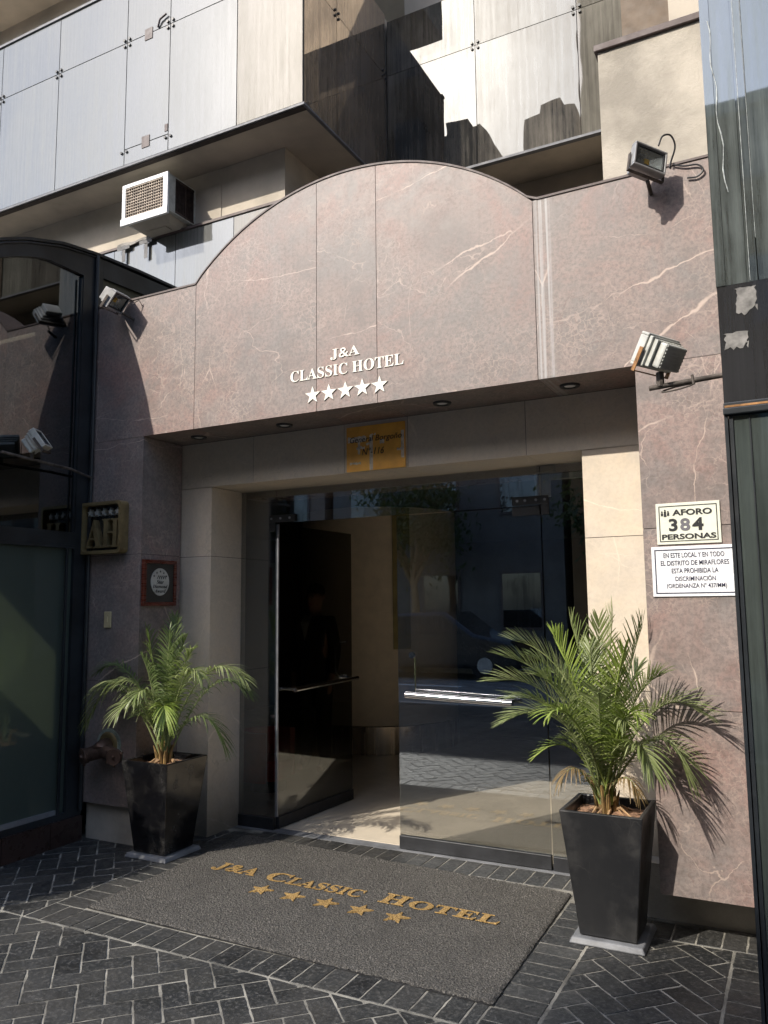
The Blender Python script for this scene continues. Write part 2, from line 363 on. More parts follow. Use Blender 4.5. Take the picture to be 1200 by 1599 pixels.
# ================================================================== ground
MB().box(-150, 150, -150, 150, -.30, -.06).build('ground', 'ground_earth')
struct(bpy.data.objects['ground'])
struct(MB().box(-60, 60, -12.2, -6.4, -.2, -.05).build('road', 'asphalt'))
struct(MB().box(-60, 60, -6.4, -6.25, -.2, .0).build('kerb', 'kerb_stone', bevel=.012))
struct(MB().box(-60, 60, -12.35, -12.2, -.2, .06).build('kerb', 'kerb_stone', bevel=.012))
struct(MB().box(-60, 60, -14.4, -12.35, -.2, .055).build('pavement', 'kerb_stone'))
struct(MB().box(-60, 60, -6.25, .74, -.2, .0008).build('pavement', 'mortar'))
lm = MB()
for k in range(-10, 10): lm.box(k * 4, k * 4 + 2, -9.36, -9.24, -.05, -.046)
struct(lm.build('road_marking', 'lane_white'))

def clip(poly, x0, x1, y0, y1):
    for ax, lim, sg in ((0, x0, 1), (0, x1, -1), (1, y0, 1), (1, y1, -1)):
        out = []
        for i in range(len(poly)):
            a, b = poly[i], poly[(i + 1) % len(poly)]; da = sg * (a[ax] - lim); db = sg * (b[ax] - lim)
            if da >= 0: out.append(a)
            if (da >= 0) != (db >= 0):
                t = da / (da - db); out.append((a[0] + (b[0] - a[0]) * t, a[1] + (b[1] - a[1]) * t))
        poly = out
        if len(poly) < 3: return []
    return poly
def area(p): return abs(sum(p[i][0] * p[(i + 1) % len(p)][1] - p[(i + 1) % len(p)][0] * p[i][1] for i in range(len(p)))) / 2
def brick(mb, poly, gap=.0042):
    if len(poly) < 3 or area(poly) < 6e-4: return
    cx = sum(p[0] for p in poly) / len(poly); cy = sum(p[1] for p in poly) / len(poly)
    # inset each edge by the joint
    n = len(poly); sgn = 1 if sum(poly[i][0] * poly[(i + 1) % n][1] - poly[(i + 1) % n][0] * poly[i][1] for i in range(n)) > 0 else -1
    if sgn < 0: poly = poly[::-1]
    ln = []
    for i in range(n):
        a, b = poly[i], poly[(i + 1) % n]; d = math.hypot(b[0] - a[0], b[1] - a[1])
        if d < 1e-5: continue
        nx, ny = -(b[1] - a[1]) / d, (b[0] - a[0]) / d; ln.append((a[0] + nx * gap, a[1] + ny * gap, (b[0] - a[0]) / d, (b[1] - a[1]) / d))
    q = []
    for i in range(len(ln)):
        a, b = ln[i - 1], ln[i]; det = a[2] * b[3] - a[3] * b[2]
        if abs(det) < 1e-4: q.append((b[0], b[1])); continue
        t = ((b[0] - a[0]) * b[3] - (b[1] - a[1]) * b[2]) / det; q.append((a[0] + a[2] * t, a[1] + a[3] * t))
    if area(q) > area(poly): return
    out = []
    for i in range(len(q)):
        a, b = q[i], q[(i + 1) % len(q)]; d = math.hypot(b[0] - a[0], b[1] - a[1]); m = max(1, int(d / .03))
        for k in range(m):
            t = k / m; j = .0016
            j = .0016 if random.random() > .06 else .0045; out.append((a[0] + (b[0] - a[0]) * t + random.uniform(-j, j), a[1] + (b[1] - a[1]) * t + random.uniform(-j, j)))
    tz = random.uniform(-.0012, .0012); tx = random.uniform(-.008, .008); ty = random.uniform(-.008, .008); m = len(out)
    top = [(cx + (p[0] - cx) * .975, cy + (p[1] - cy) * .975, .0035 + tz + tx * (p[0] - cx) + ty * (p[1] - cy)) for p in out]
    lowr = [(p[0], p[1], -.001 + tz) for p in out]; bot = [(p[0], p[1], -.012) for p in out]
    mb.add(top + lowr + bot, [tuple(range(m))] + [(i + m, (i + 1) % m + m, (i + 1) % m, i) for i in range(m)] + [(i + 2 * m, (i + 1) % m + 2 * m, (i + 1) % m + m, i + m) for i in range(m)], min(1, max(0, random.gauss(.42, .24))))
pv = MB()
B = .108
def herring(x0, x1, y0, y1, ox, oy):
    c = math.sqrt(.5); b = B
    cx, cy = (x0 + x1) / 2, (y0 + y1) / 2; rad = math.hypot(x1 - x0, y1 - y0) / 2 + .4; n = int(rad / b) + 3
    i0 = int(((cx - ox) * c + (cy - oy) * c) / b); j0 = int((-(cx - ox) * c + (cy - oy) * c) / b)
    for i in range(i0 - n, i0 + n):
        for j in range(j0 - n, j0 + n):
            k = (i - j) % 4
            if k == 0: r = (i, j, 2, 1)
            elif k == 3: r = (i, j, 1, 2)
            else: continue
            pts = [(r[0], r[1]), (r[0] + r[2], r[1]), (r[0] + r[2], r[1] + r[3]), (r[0], r[1] + r[3])]
            wp = [(ox + (u * c - v * c) * b, oy + (u * c + v * c) * b) for u, v in pts]
            brick(pv, clip(wp, x0, x1, y0, y1))
def soldier(x0, x1, y0, y1, along):
    p = x0 if along == 'x' else y0; e = x1 if along == 'x' else y1
    while p < e - .02:
        q = min(e, p + random.uniform(.104, .112))
        brick(pv, [(p, y0), (q, y0), (q, y1), (p, y1)] if along == 'x' else [(x0, p), (x1, p), (x1, q), (x0, q)]); p = q
soldier(-3.60, -1.165, -1.085, -.885, 'x')
soldier(-1.165, -.96, -6.2, .30, 'y')
soldier(-3.60, -3.395, -.885, .62, 'y')
soldier(-3.395, -1.165, .46, .70, 'x')
soldier(-.355, -.15, -6.2, .03, 'y')
soldier(-.955, -.15, .035, .25, 'x')
herring(-8.0, -1.17, -6.2, -1.09, -3.139, -1.107)
herring(-4.42, -3.605, -1.085, .60, -3.139, -1.107)
herring(-.955, -.36, -6.2, .03, -.676, .057)
herring(-.145, 3.2, -6.2, -.9, -.676, .057)
pv.open = False
struct(pv.build('paving_bricks', 'slate_paver'))

# ================================================================== hotel front
FX = -2.325; FR = 1.654; FZ = 2.556
def top_z(x):
    if -3.49 <= x <= -1.15: return FZ + math.sqrt(max(0, FR * FR - (x - FX) ** 2))
    return 3.722
front = thing('hotel_facade', (-2.3, 0, 0), 'brown veined marble hotel front with a low arched top over the doorway', 'hotel front')
def fascia(x0, x1, y0, y1, dz=0.):
    n = max(2, int((x1 - x0) / .06)); xs = [x0 + (x1 - x0) * k / n for k in range(n + 1)]
    return [(x0, 2.727)] + [(x1, 2.727)] + [(x, top_z(x) - dz) for x in reversed(xs)]
fm = MB(); js = [-4.415, -3.49, -2.53, -2.11, -1.15, .45]
for k in range(5): fm.prism(fascia(js[k] + .0018, js[k + 1] - .0018, 0, 0), 0, .03, 'y', rt())
fm.build('arched_fascia', 'marble', front, tri=True)
cm = MB(); n = 60; xs = [-4.40 + 4.84 * k / n for k in range(n + 1)]
cm.prism([(-4.40, 2.76), (.44, 2.76)] + [(x, top_z(x) - .012) for x in reversed(xs)], .0305, .27, 'y')
cm.build('fascia_core', 'joint', front, tri=True)
# thin dark metal capping along the top of the arch
cp = MB()
pts = [(-4.41 + 4.85 * k / 90) for k in range(91)]
for a, b in zip(pts, pts[1:]): cp.prism([(a, top_z(a) + .001), (b, top_z(b) + .001), (b, top_z(b) + .013), (a, top_z(a) + .013)], -.006, .285, 'y')
cp.build('capping', 'brown_cap', front)
sf = MB()
for a, b in zip([-4.0, -3.49, -2.53, -2.11, -1.15], [-3.49, -2.53, -2.11, -1.15, -.655]): sf.box(a + .0015, b - .0015, .032, .398, 2.729, 2.758, rt())
sf.build('soffit', 'marble', front)
rp = MB()
for a, b in ((.212, 1.054), (1.054, 1.908), (1.908, 2.726)): rp.box(-.655, .45, 0, .26, a + .0018, b - .0018, rt())
rp.build('pillar', 'marble', front); MB().box(-.65, .44, .004, .25, .22, 2.72).build('pillar_core', 'joint', front)
lp = MB()
for a, b in ((.25, 1.06), (1.06, 1.916), (1.916, 2.726)): lp.box(-4.415, -3.932, 0, .39, a + .0018, b - .0018, rt())
lp.build('pillar', 'marble', front); MB().box(-4.41, -3.937, .004, .385, .26, 2.72).build('pillar_core', 'joint', front)
MB().box(-.80, .45, .285, .399, -.05, .26).build('plinth', 'rough_render', front); MB().box(-4.415, -3.90, .045, .399, -.05, .246).build('plinth', 'rough_render', front)
po = MB(); g = .0018
for a, b in ((-.02, 1.088), (1.088, 1.91), (1.91, 2.403)):
    po.box(-3.995, -3.662, .40, .80, a + g, b - g, rt()); po.box(-1.03, -.64, .40, .80, a + g, b - g, rt())
for a, b in ((-3.995, -3.30), (-3.30, -2.57), (-2.57, -2.11), (-2.11, -1.35), (-1.35, -.64)): po.box(a + g, b - g, .40, .80, 2.405, 2.7275, rt())
po.build('portal_surround', 'beige_marble', front)
co = MB(); co.box(-3.99, -3.667, .403, .79, 0, 2.40); co.box(-1.025, -.645, .403, .79, 0, 2.40); co.box(-3.99, -.645, .403, .79, 2.41, 2.74)
co.build('portal_core', 'joint', front)
MB().box(-3.66, -1.032, .801, 1.05, 2.36, 2.42).build('lintel_soffit', 'brown_soffit', front)

# downlights set in the soffit
for k, (x, y, lb) in enumerate(((-3.633, .22, 'small recessed downlight in the soffit nearest the left marble pillar'), (-2.909, .21, 'small recessed downlight in the soffit below the C of CLASSIC'),
                                (-1.787, .20, 'small recessed downlight in the soffit just right of the ochre address plate'), (-1.033, .20, 'small recessed downlight in the soffit nearest the right marble pillar'))):
    t = thing('downlight', (x, y, 2.727), lb, 'downlight', 'recessed downlights in the entrance soffit')
    ring = MB(); nseg = 24
    for i in range(nseg):
        a, b = 2 * math.pi * i / nseg, 2 * math.pi * (i + 1) / nseg
        q = lambda r, an, z: (x + r * math.cos(an), y + r * math.sin(an), z)
        ring.add([q(.056, a, 2.729), q(.056, b, 2.729), q(.052, b, 2.719), q(.052, a, 2.719), q(.036, b, 2.719), q(.036, a, 2.719), q(.03, b, 2.728), q(.03, a, 2.728)], [(0, 1, 2, 3), (3, 2, 4, 5), (5, 4, 6, 7)])
    ring.build('trim_ring', 'black_metal', t, True)
    MB().disc((x, y, 2.7285), .031, (0, 0, -1), .004).build('lens', 'white_paint', t)

# ------------------------------------------------------------------ lettering on the fascia
lt = thing('hotel_lettering', (-2.32, -.004, 2.93), 'white serif J&A CLASSIC HOTEL letters and five stars on the marble fascia', 'lettering')
def flat_text(s, x0, x1, z0, z1, y, parent, mat, name='lettering', shear=0., depth=.004, bold=0.):
    vs, fs = text_mb(s, x0, x1, z0, z1, shear, depth, bold); mb = MB(); mb.add([(a, y + b, c) for a, b, c in vs], fs); mb.open = True
    return mb.build(name, mat, parent)
flat_text(serif('J&A'), -2.428, -2.226, 3.028, 3.096, -.001, lt, 'letter_white')
flat_text(serif('CLASSIC HOTEL'), -2.717, -1.935, 2.930, 2.999, -.001, lt, 'letter_white')
for k in range(5): MB().prism(star_pts(-2.555 + .1155 * k, 2.829, .056), -.006, -.001, 'y').build('star', 'letter_white', lt)

# address plate
ap = thing('address_plate', (-2.335, .398, 2.53), 'ochre address plate reading General Borgoño N° 116 with torn white tape', 'sign')
AX0, AX1, AZ0, AZ1 = -2.545, -2.125, 2.408, 2.700
MB().box(AX0, AX1, .388, .399, AZ0, AZ1).build('plate', 'sign_ochre', ap)
tp = MB()
random.seed(3)
for (a, b, c, d) in ((-2.535, -2.40, 2.600, 2.632), (-2.15, -2.13, 2.47, 2.64), (-2.375, -2.352, 2.41, 2.63), (-2.47, -2.41, 2.55, 2.565), (-2.46, -2.445, 2.52, 2.6), (-2.40, -2.36, 2.575, 2.585), (-2.52, -2.44, 2.455, 2.466), (-2.30, -2.27, 2.575, 2.60), (-2.18, -2.14, 2.52, 2.53), (-2.37, -2.33, 2.635, 2.642)):
    n = 8; pts = [(a + (b - a) * k / n, c + random.uniform(-.006, .004)) for k in range(n + 1)] + [(b - (b - a) * k / n, d + random.uniform(-.006, .006)) for k in range(n + 1)]
    tp = MB(); tp.prism(pts, .3862, .3878, 'y'); tp.build('torn_tape', 'tape', ap)
flat_text('General Borgoño', -2.525, -2.150, 2.583, 2.632, .3855, ap, 'ink_black', shear=.22, depth=.0008)
flat_text('N°-116', -2.43, -2.275, 2.508, 2.553, .3855, ap, 'ink_black', shear=.22, depth=.0008)

# capacity sign and notice sign on the right pillar
def board(root, x0, x1, z0, z1, mat, ink, inset, wd, th=.006):
    MB().box(x0, x1, -th - .001, -.001, z0, z1).build('board', mat, root, bevel=.0015)
    b = MB(); y0, y1 = -th - .0022, -th - .0012; a = inset
    b.box(x0 + a, x1 - a, y0, y1, z1 - a - wd, z1 - a); b.box(x0 + a, x1 - a, y0, y1, z0 + a, z0 + a + wd)
    b.box(x0 + a, x0 + a + wd, y0, y1, z0 + a + wd, z1 - a - wd); b.box(x1 - a - wd, x1 - a, y0, y1, z0 + a + wd, z1 - a - wd)
    b.build('border_line', ink, root)
cs = thing('capacity_sign', (-.445, 0, 1.93), 'cream sign reading AFORO 384 PERSONAS on the right marble pillar', 'sign')
board(cs, -.590, -.303, 1.826, 2.024, 'sign_cream', 'ink_black', .013, .004)
yy = -.0072
def bold(o, th):
    return o
flat_text('AFORO', -.515, -.338, 1.963, 1.992, yy, cs, 'ink_black', depth=.0014, bold=.034)
flat_text('3', -.533, -.494, 1.888, 1.949, yy, cs, 'ink_black', depth=.0014, bold=.034)
flat_text('8', -.482, -.437, 1.888, 1.949, yy, cs, 'ink_faded', depth=.0014, bold=.034)
flat_text('4', -.428, -.378, 1.888, 1.949, yy, cs, 'ink_black', depth=.0014, bold=.034)
flat_text('PERSONAS', -.567, -.325, 1.849, 1.875, yy, cs, 'ink_black', depth=.0014, bold=.034)
ppl = MB()
for px, pz, s in ((-.562, 1.970, 1), (-.548, 1.966, 1.1), (-.534, 1.970, 1), (-.548, 1.979, .9)):
    ppl.disc((px, yy, pz + .013 * s), .0042 * s, (0, -1, 0), .0014, 12); ppl.box(px - .005 * s, px + .005 * s, yy - .0014, yy, pz - .006 * s, pz + .0075 * s)
ppl.build('people_icon', 'ink_black', cs)
ns = thing('notice_sign', (-.42, 0, 1.7), 'white notice sign against discrimination with navy border below the AFORO sign', 'sign')
board(ns, -.620, -.205, 1.578, 1.816, 'sign_white', 'ink_navy', .014, .005)
for s, x0, x1, z0, z1 in (('EN ESTE LOCAL Y EN TODO', -.565, -.296, 1.762, 1.785), ('EL DISTRITO DE MIRAFLORES', -.579, -.277, 1.725, 1.748), ('ESTA PROHIBIDA LA', -.531, -.325, 1.688, 1.711), ('DISCRIMINACIÓN', -.516, -.338, 1.651, 1.678), ('(ORDENANZA N° 437/MM)', -.556, -.292, 1.612, 1.640)):
    flat_text(s, x0, x1, z0, z1, yy, ns, 'ink_navy', depth=.0014, bold=.008)

# left pillar: letter plaque, switch plate, award
jp = thing('letter_plaque', (-4.24, 0, 2.1), 'square brass framed box with A H letters and five stars on the shaded left pillar', 'plaque')
X0, X1, Z0, Z1 = -4.435, -4.05, 1.925, 2.285
def rrect(x0, x1, z0, z1, r, n=5):
    o = []
    for cx, cz, a in ((x1 - r, z1 - r, 0), (x0 + r, z1 - r, 90), (x0 + r, z0 + r, 180), (x1 - r, z0 + r, 270)):
        for k in range(n + 1): o.append((cx + r * math.cos(R(a + 90 * k / n)), cz + r * math.sin(R(a + 90 * k / n))))
    return o
fr = MB(); po_, pi_ = rrect(X0, X1, Z0, Z1, .03), rrect(X0 + .022, X1 - .022, Z0 + .022, Z1 - .022, .018); n = len(po_)
vs = [(p[0], -.075, p[1]) for p in po_] + [(p[0], -.075, p[1]) for p in pi_] + [(p[0], -.001, p[1]) for p in po_] + [(p[0], -.008, p[1]) for p in pi_]
fs = []
for i in range(n):
    j = (i + 1) % n; fs += [(i, j, j + n, i + n), (i, i + 2 * n, j + 2 * n, j), (i + n, j + n, j + 3 * n, i + 3 * n)]
fr.add(vs, fs); fr.build('frame', 'brass', jp)
MB().box(X0 + .015, X1 - .015, -.012, -.002, Z0 + .015, Z1 - .015).build('backing', 'black_glass', jp)
flat_text(serif('A'), -4.40, -4.245, 1.968, 2.165, -.012, jp, ['brass'], 'letter', depth=.045); flat_text(serif('H'), -4.245, -4.085, 1.968, 2.165, -.012, jp, ['brass'], 'letter', depth=.045)
for k in range(5): MB().prism(star_pts(-4.375 + .065 * k, 2.215, .028), -.045, -.012, 'y').build('star', 'medal_silver', jp)
sw = thing('switch_plate', (-4.213, 0, 1.475), 'small ivory switch plate on the shaded left pillar', 'switch')
MB().box(-4.243, -4.183, -.014, 0, 1.42, 1.53).build('plate', 'ivory', sw, bevel=.004); MB().box(-4.222, -4.204, -.019, -.0145, 1.455, 1.495).build('rocker', 'ivory', sw, bevel=.002)
aw = thing('award_plaque', (-3.93, .16, 1.72), 'wood framed award plaque with a silver oval on the side of the left pillar', 'plaque')
y0, y1, z0, z1 = -.012 + .02, .33, 1.565, 1.88
f = MB(); x0 = -3.931; x1 = -3.905; b = .026
f.box(x0, x1, y0, y1, z1 - b, z1); f.box(x0, x1, y0, y1, z0, z0 + b); f.box(x0, x1, y0, y0 + b, z0 + b, z1 - b); f.box(x0, x1, y1 - b, y1, z0 + b, z1 - b); f.build('frame', 'wood_frame', aw, bevel=.003)
MB().box(x0, -3.916, y0 + b, y1 - b, z0 + b, z1 - b).build('panel', 'plaque_dark', aw)
cy, cz = .169, 1.729; ov = [(cy + .088 * math.cos(2 * math.pi * k / 40), cz + .094 * math.sin(2 * math.pi * k / 40)) for k in range(40)]
MB().prism(ov, -3.9155, -3.911, 'x').build('medallion', 'medal_silver', aw)
def side_text(s, a, b, c, d, par):
    vs, fs = text_mb(s, a, b, c, d, 0, .001); mb = MB(); mb.add([(-3.9105 - q[1], q[0], q[2]) for q in vs], fs); mb.open = True; mb.build('lettering', 'ink_black', par)
side_text(italic('Star'), .135, .203, 1.716, 1.742, aw); side_text(italic('Diamond'), .098, .240, 1.686, 1.710, aw); side_text(italic('Award'), .115, .223, 1.655, 1.679, aw)
sg = MB()
for a, b, r in ((-.06, .04, .009), (-.033, .062, .009), (0, .072, .010), (.033, .062, .009), (.06, .04, .009)): sg.prism(star_pts(cy + a, cz + b, r), -3.911, -3.9098, 'x')
for k in range(4): sg.tube([(-3.9105, cy - .03 + .02 * k, cz + .022), (-3.9105, cy - .015 + .02 * k, cz + .045), (-3.9105, cy - .005 + .02 * k, cz + .02)], .0022, 5)
sg.build('emblem', 'ink_black', aw)

# ------------------------------------------------------------------ twin hose inlet on left pillar
hy = thing('hose_inlet', (-4.17, 0, .62), 'old bronze twin fire hose inlet with capped outlets low on left pillar', 'hose inlet')
MB().disc((-4.17, 0, .645), .105, (0, -1, 0), .012, 32).build('flange', 'verdigris', hy, True)
MB().tube([(-4.17, -.012, .645), (-4.17, -.02, .645), (-4.17, -.024, .645)], [.085, .078, .06], 28).build('collar', 'brass', hy, True)
bd = MB(); bd.tube([(-4.17, -.01, .64), (-4.165, -.05, .635), (-4.155, -.085, .62), (-4.15, -.10, .61)], [.055, .058, .062, .05], 20)
bd.tube([(-4.15, -.06, .62), (-4.20, -.09, .605), (-4.255, -.105, .588)], [.052, .048, .045], 18); bd.tube([(-4.15, -.06, .62), (-4.09, -.085, .61), (-4.02, -.10, .60)], [.052, .048, .045], 18)
bd.build('body', 'old_bronze', hy, True)
for cx, cz, dx in ((-4.268, .582, -.35), (-4.005, .598, .25)):
    ax = Vector((dx, -1, -.1)).normalized(); c = Vector((cx, -.10, cz)); o = MB(); o.tube([c, c + ax * .035], [.050, .052], 22)
    for k in range(3):
        a = R(120 * k + 40); e = ax.orthogonal().normalized(); e2 = ax.cross(e); d = e * math.cos(a) + e2 * math.sin(a); o.tube([c + ax * .018 + d * .045, c + ax * .018 + d * .066], .008, 8)
    o.tube([c + ax * .034, c + ax * .048], [.014, .010], 6); o.build('cap', 'old_bronze', hy, True)
    MB().tube([c - ax * .012, c + ax * .002], .046, 20).build('ring', 'verdigris', hy, True)
MB().tube([(-4.09, -.09, .575), (-4.085, -.092, .545)], [.012, .016], 8).build('drain_plug', 'old_bronze', hy, True)

# ================================================================== glazed bay at left
bay = thing('glazed_bay', (-4.42, -.5, 0), 'dark glazed shopfront bay with arched roof projecting at far left', 'shop bay')
arch = [(-1.08, 3.70), (-.95, 3.835), (-.81, 3.93), (-.62, 4.015), (-.32, 4.105), (-.03, 4.145), (.4, 4.175), (.9, 4.19), (1.6, 4.20)]
def za(y):
    for a, b in zip(arch, arch[1:]):
        if a[0] <= y <= b[0]: return a[1] + (b[1] - a[1]) * (y - a[0]) / (b[0] - a[0])
    return arch[-1][1]
ys = [-1.08 + 1.955 * k / 60 for k in range(61)]
rf = MB()
for a, b in zip(ys, ys[1:]): rf.prism([(a, za(a) - .02), (b, za(b) - .02), (b, za(b)), (a, za(a))], -8.2, -4.405, 'x')
rf.build('roof', 'bay_frame', bay)
iy = [-1.0 + .87 * k / 20 for k in range(21)]
fm = MB()
def seg(y0, y1, f0, f1, x0=-4.47, x1=-4.42, n=12):
    for k in range(n):
        a = y0 + (y1 - y0) * k / n; b = y0 + (y1 - y0) * (k + 1) / n; fm.prism([(a, f0(a)), (b, f0(b)), (b, f1(b)), (a, f1(a))], x0, x1, 'x')
head = lambda y: min(za(y) - .13, 3.935)
seg(-1.0, -.13, head, lambda y: za(y) - .021)
fm.box(-4.47, -4.42, -.13, .0, 0, za(-.065) - .03); fm.box(-4.47, -4.42, -1.08, -1.0, 0, 3.70)
fm.box(-4.47, -4.415, -1.0, -.13, 1.985, 2.075); fm.box(-4.47, -4.42, -1.0, -.13, .14, .205)
fm.build('frame', 'bay_frame', bay)
tr = MB(); tr.tube([(-4.405, -.02, .2), (-4.405, -.02, 4.12)], .014, 8); tr.tube([(-4.412, y, za(y) - .035) for y in [-1.05 + 1.03 * k / 16 for k in range(17)]], .006, 6)
tr.box(-4.425, -4.411, -1.0, -.14, 1.962, 1.984); tr.box(-4.425, -4.411, -.20, -.185, .2, 1.96); tr.box(-4.424, -4.412, -.155, -.145, 2.08, 3.9)
tr.build('trim', 'bay_frame', bay)
MB().prism([(-1.0, 2.07), (-.13, 2.07)] + [(y, head(y) + .005) for y in reversed(iy)], -4.452, -4.445, 'x').build('pane', 'bay_glass', bay, tri=True)
MB().box(-4.455, -4.445, -1.0, -.13, .2, 1.985).build('pane', 'frosted_glass', bay)
MB().box(-5.4, -4.475, -1.04, .0, 1.985, 2.01).build('light_divider', 'lobby_dark', bay)  # unseen slab added to keep upper and lower light in the bay apart
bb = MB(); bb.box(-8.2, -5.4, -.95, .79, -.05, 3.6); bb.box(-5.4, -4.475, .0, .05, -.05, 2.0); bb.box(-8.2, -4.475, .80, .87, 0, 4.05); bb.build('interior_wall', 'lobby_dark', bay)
sw_ = MB(); sw_.box(-8.2, -4.90, -1.08, -1.05, -.05, 3.66); sw_.box(-4.899, -4.475, -1.08, -1.05, -.05, 1.42); sw_.box(-4.899, -4.475, -1.08, -1.05, 2.06, 3.66); sw_.build('street_window', 'black_glass', bay)
cl = MB()
for a, b in zip(ys[:-1], ys[1:]): cl.prism([(a, za(a) - .06), (b, za(b) - .06), (b, za(b) - .045), (a, za(a) - .045)], -8.1, -4.475, 'x')
cl.build('ceiling', 'cream_render', bay)
bk = MB(); bk.prism([(.051, za(.05) - .17), (.876, za(.87) - .17), (.876, za(.87) - .03), (.051, za(.05) - .03)], -4.47, -4.42, 'x'); bk.box(-4.47, -4.42, .001, .05, 3.6, za(.02) - .03); bk.build('rear_frame', 'bay_frame', bay)
MB().box(-4.455, -4.445, .001, .876, 3.5, 4.05).build('rear_panel', 'olive_dark', bay)
pl = MB()
for a, b in ((-1.1, -.62), (-.615, -.26), (-.255, -.002)): pl.box(-4.475, -4.40, a, b, -.05, .165)
pl.build('plinth', 'plinth_brown', bay)
MB().box(-4.46, -4.43, -1.0, -.2, .205, .235).build('sill', 'edge_metal', bay)

# ================================================================== dark glass bay at right
rb = thing('street_bay', (.3, -.85, 0), 'tall dark glass street bay with rusty ledge and peeling tape along right edge', 'building')
XL, YF = -.205, -.85
gm = MB()
for k, (a, b) in enumerate(((XL + .035, -.098), (-.092, -.062), (-.058, .5), (.51, 1.2), (1.21, 2.0))): gm.box(a, b, YF, YF + .012, 2.735, 7.5, rt())
gm.build('upper_glass', 'street_glass', rb)
ed = MB(); ed.box(XL, XL + .034, YF - .003, YF + .1, 2.735, 7.5, .3); ed.box(-.098, -.092, YF + .003, YF + .02, 2.735, 7.5); ed.build('corner_strip', 'street_glass', rb)
MB().box(XL + .002, 2.0, YF, YF + .012, 2.284, 2.734).build('black_panel', 'black_glass', rb)
lg = MB(); lg.box(XL - .002, 2.0, YF - .022, YF + .02, 2.236, 2.262); lg.box(XL, 2.0, YF - .012, YF + .02, 2.2625, 2.284); lg.build('ledge', 'bay_frame', rb, bevel=.004)
MB().box(XL + .004, 2.0, YF - .0145, YF - .0125, 2.2645, 2.272).build('rust_line', 'rust', rb)
lo = MB(); lo.box(XL + .03, -.122, YF + .002, YF + .014, .1, 2.235, rt()); lo.box(-.117, 2.0, YF + .002, YF + .014, .1, 2.235, rt()); lo.build('lower_glass', 'green_glass', rb)
fr2 = MB(); fr2.box(XL, XL + .012, YF - .01, YF + .05, 0, 2.235); fr2.box(XL + .016, XL + .029, YF - .004, YF + .05, 0, 2.235); fr2.box(-.1225, -.1175, YF - .002, YF + .05, .0, 2.235); fr2.box(XL, 2.0, YF + .016, YF + .05, -.02, .099); fr2.build('frame', 'bay_frame', rb)
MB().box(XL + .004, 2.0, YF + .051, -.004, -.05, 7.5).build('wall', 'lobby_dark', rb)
random.seed(11)
for (x0, x1, z0, z1) in ((-.142, -.068, 2.612, 2.716), (-.190, -.105, 2.478, 2.548)):
    pts = []
    for k in range(9): pts.append((x0 + (x1 - x0) * k / 8, z1 + random.uniform(-.003, .003)))
    for k in range(7): pts.append((x1 - random.uniform(0, .010), z1 - (z1 - z0) * (k + .5) / 7))
    for k in range(9): pts.append((x1 - (x1 - x0) * k / 8 , z0 + random.uniform(-.004, .014) + .03 * abs(k - 5) / 8))
    for k in range(7): pts.append((x0 + random.uniform(0, .010), z0 + .03 + (z1 - z0 - .03) * (k + .5) / 7))
    MB().prism(pts, YF - .002, YF - .0005, 'y').build('tape_remnant', 'peel', rb, tri=True)
dr = MB()
z = 3.85; p = []
for k in range(16): p.append((-.178 + .006 * math.sin(k * 1.3) + .0022 * k, YF - .002, 3.82 - .048 * k))
dr.tube(p, [.0022 + .0009 * math.sin(k * 2.) for k in range(16)], 6); dr.tube([(-.087, YF - .001, 7.), (-.087, YF - .001, 2.74)], .0012, 5); dr.tube([(-.062, YF - .001, 7.), (-.060, YF - .001, 2.9)], .001, 5)
dr.build('paint_drip', 'drip_pale', rb)

# ================================================================== upper building
ub = thing('upper_storeys', (-3, 1, 3.7), 'upper storeys clad in bolted mirror glass panels above the marble arch', 'building')
def panel(x0, x1, z0, z1, mat, y=.57):
    g = .004; MB().box(x0 + g, x1 - g, y - .012, y, z0 + g, z1 - g, rt()).build('glass_panel', mat, ub)
jx = [-8.0, -7.2, -6.39, -5.612, -4.780, -4.298, -3.608, -3.0]
for a, b in zip(jx, jx[1:]):
    st = 'mirror_panel_stained' if a > -3.7 else 'mirror_panel'
    if abs(a + 3.608) < .01: panel(a, b, 5.225, 6.87, st); continue
    panel(a, b, 6.335, 6.87, st)
    if abs(a + 4.780) < .01: panel(a, b, 5.365, 6.335, st); panel(a, b, 5.225, 5.365, st)
    else: panel(a, b, 5.225, 6.335, st)
MB().box(-8, -3.006, .5705, .62, 5.20, 6.86).build('panel_backing', 'joint', ub)
bt = MB()
for x in jx[1:-1]:
    for dx in (-.028, .028):
        for dz in (-.028, .028):
            if x > -3.7: continue
            if x > -4.4 and dx > 0 and False: continue
            bt.disc((x + dx, .558, 6.335 + dz), .013, (0, -1, 0), .012, 12)
for x in (-4.780, -4.298):
    for dx in (-.028, .028): bt.disc((x + dx, .558, 5.34), .012, (0, -1, 0), .012, 12)
bt.build('bolts', 'black_metal', ub)
for x, z in ((-4.535, 6.33), (-4.54, 5.37)): MB().box(x - .042, x + .042, .553, .557, z - .05, z + .05).build('latch', 'brown_cap', ub)
MB().box(-4.335, -4.303, .553, .557, 5.395, 5.455).build('latch', 'brown_cap', ub)
la = MB(); la.tube([(-4.43, .55, 6.345), (-4.40, .54, 6.40), (-4.33, .54, 6.425)], .008, 6); la.build('pull_cord', 'brown_cap', ub)
em = MB(); em.box(-8, -2.985, .553, .585, 5.205, 5.222); em.box(-3.012, -2.985, .586, 1.9, 5.205, 5.222); em.box(-2.98, .6, 1.88, 1.925, 5.165, 5.185)
em.box(-8, -3.0, .545, .6, 6.872, 6.895); em.build('edge_trim', 'trim_grey', ub)
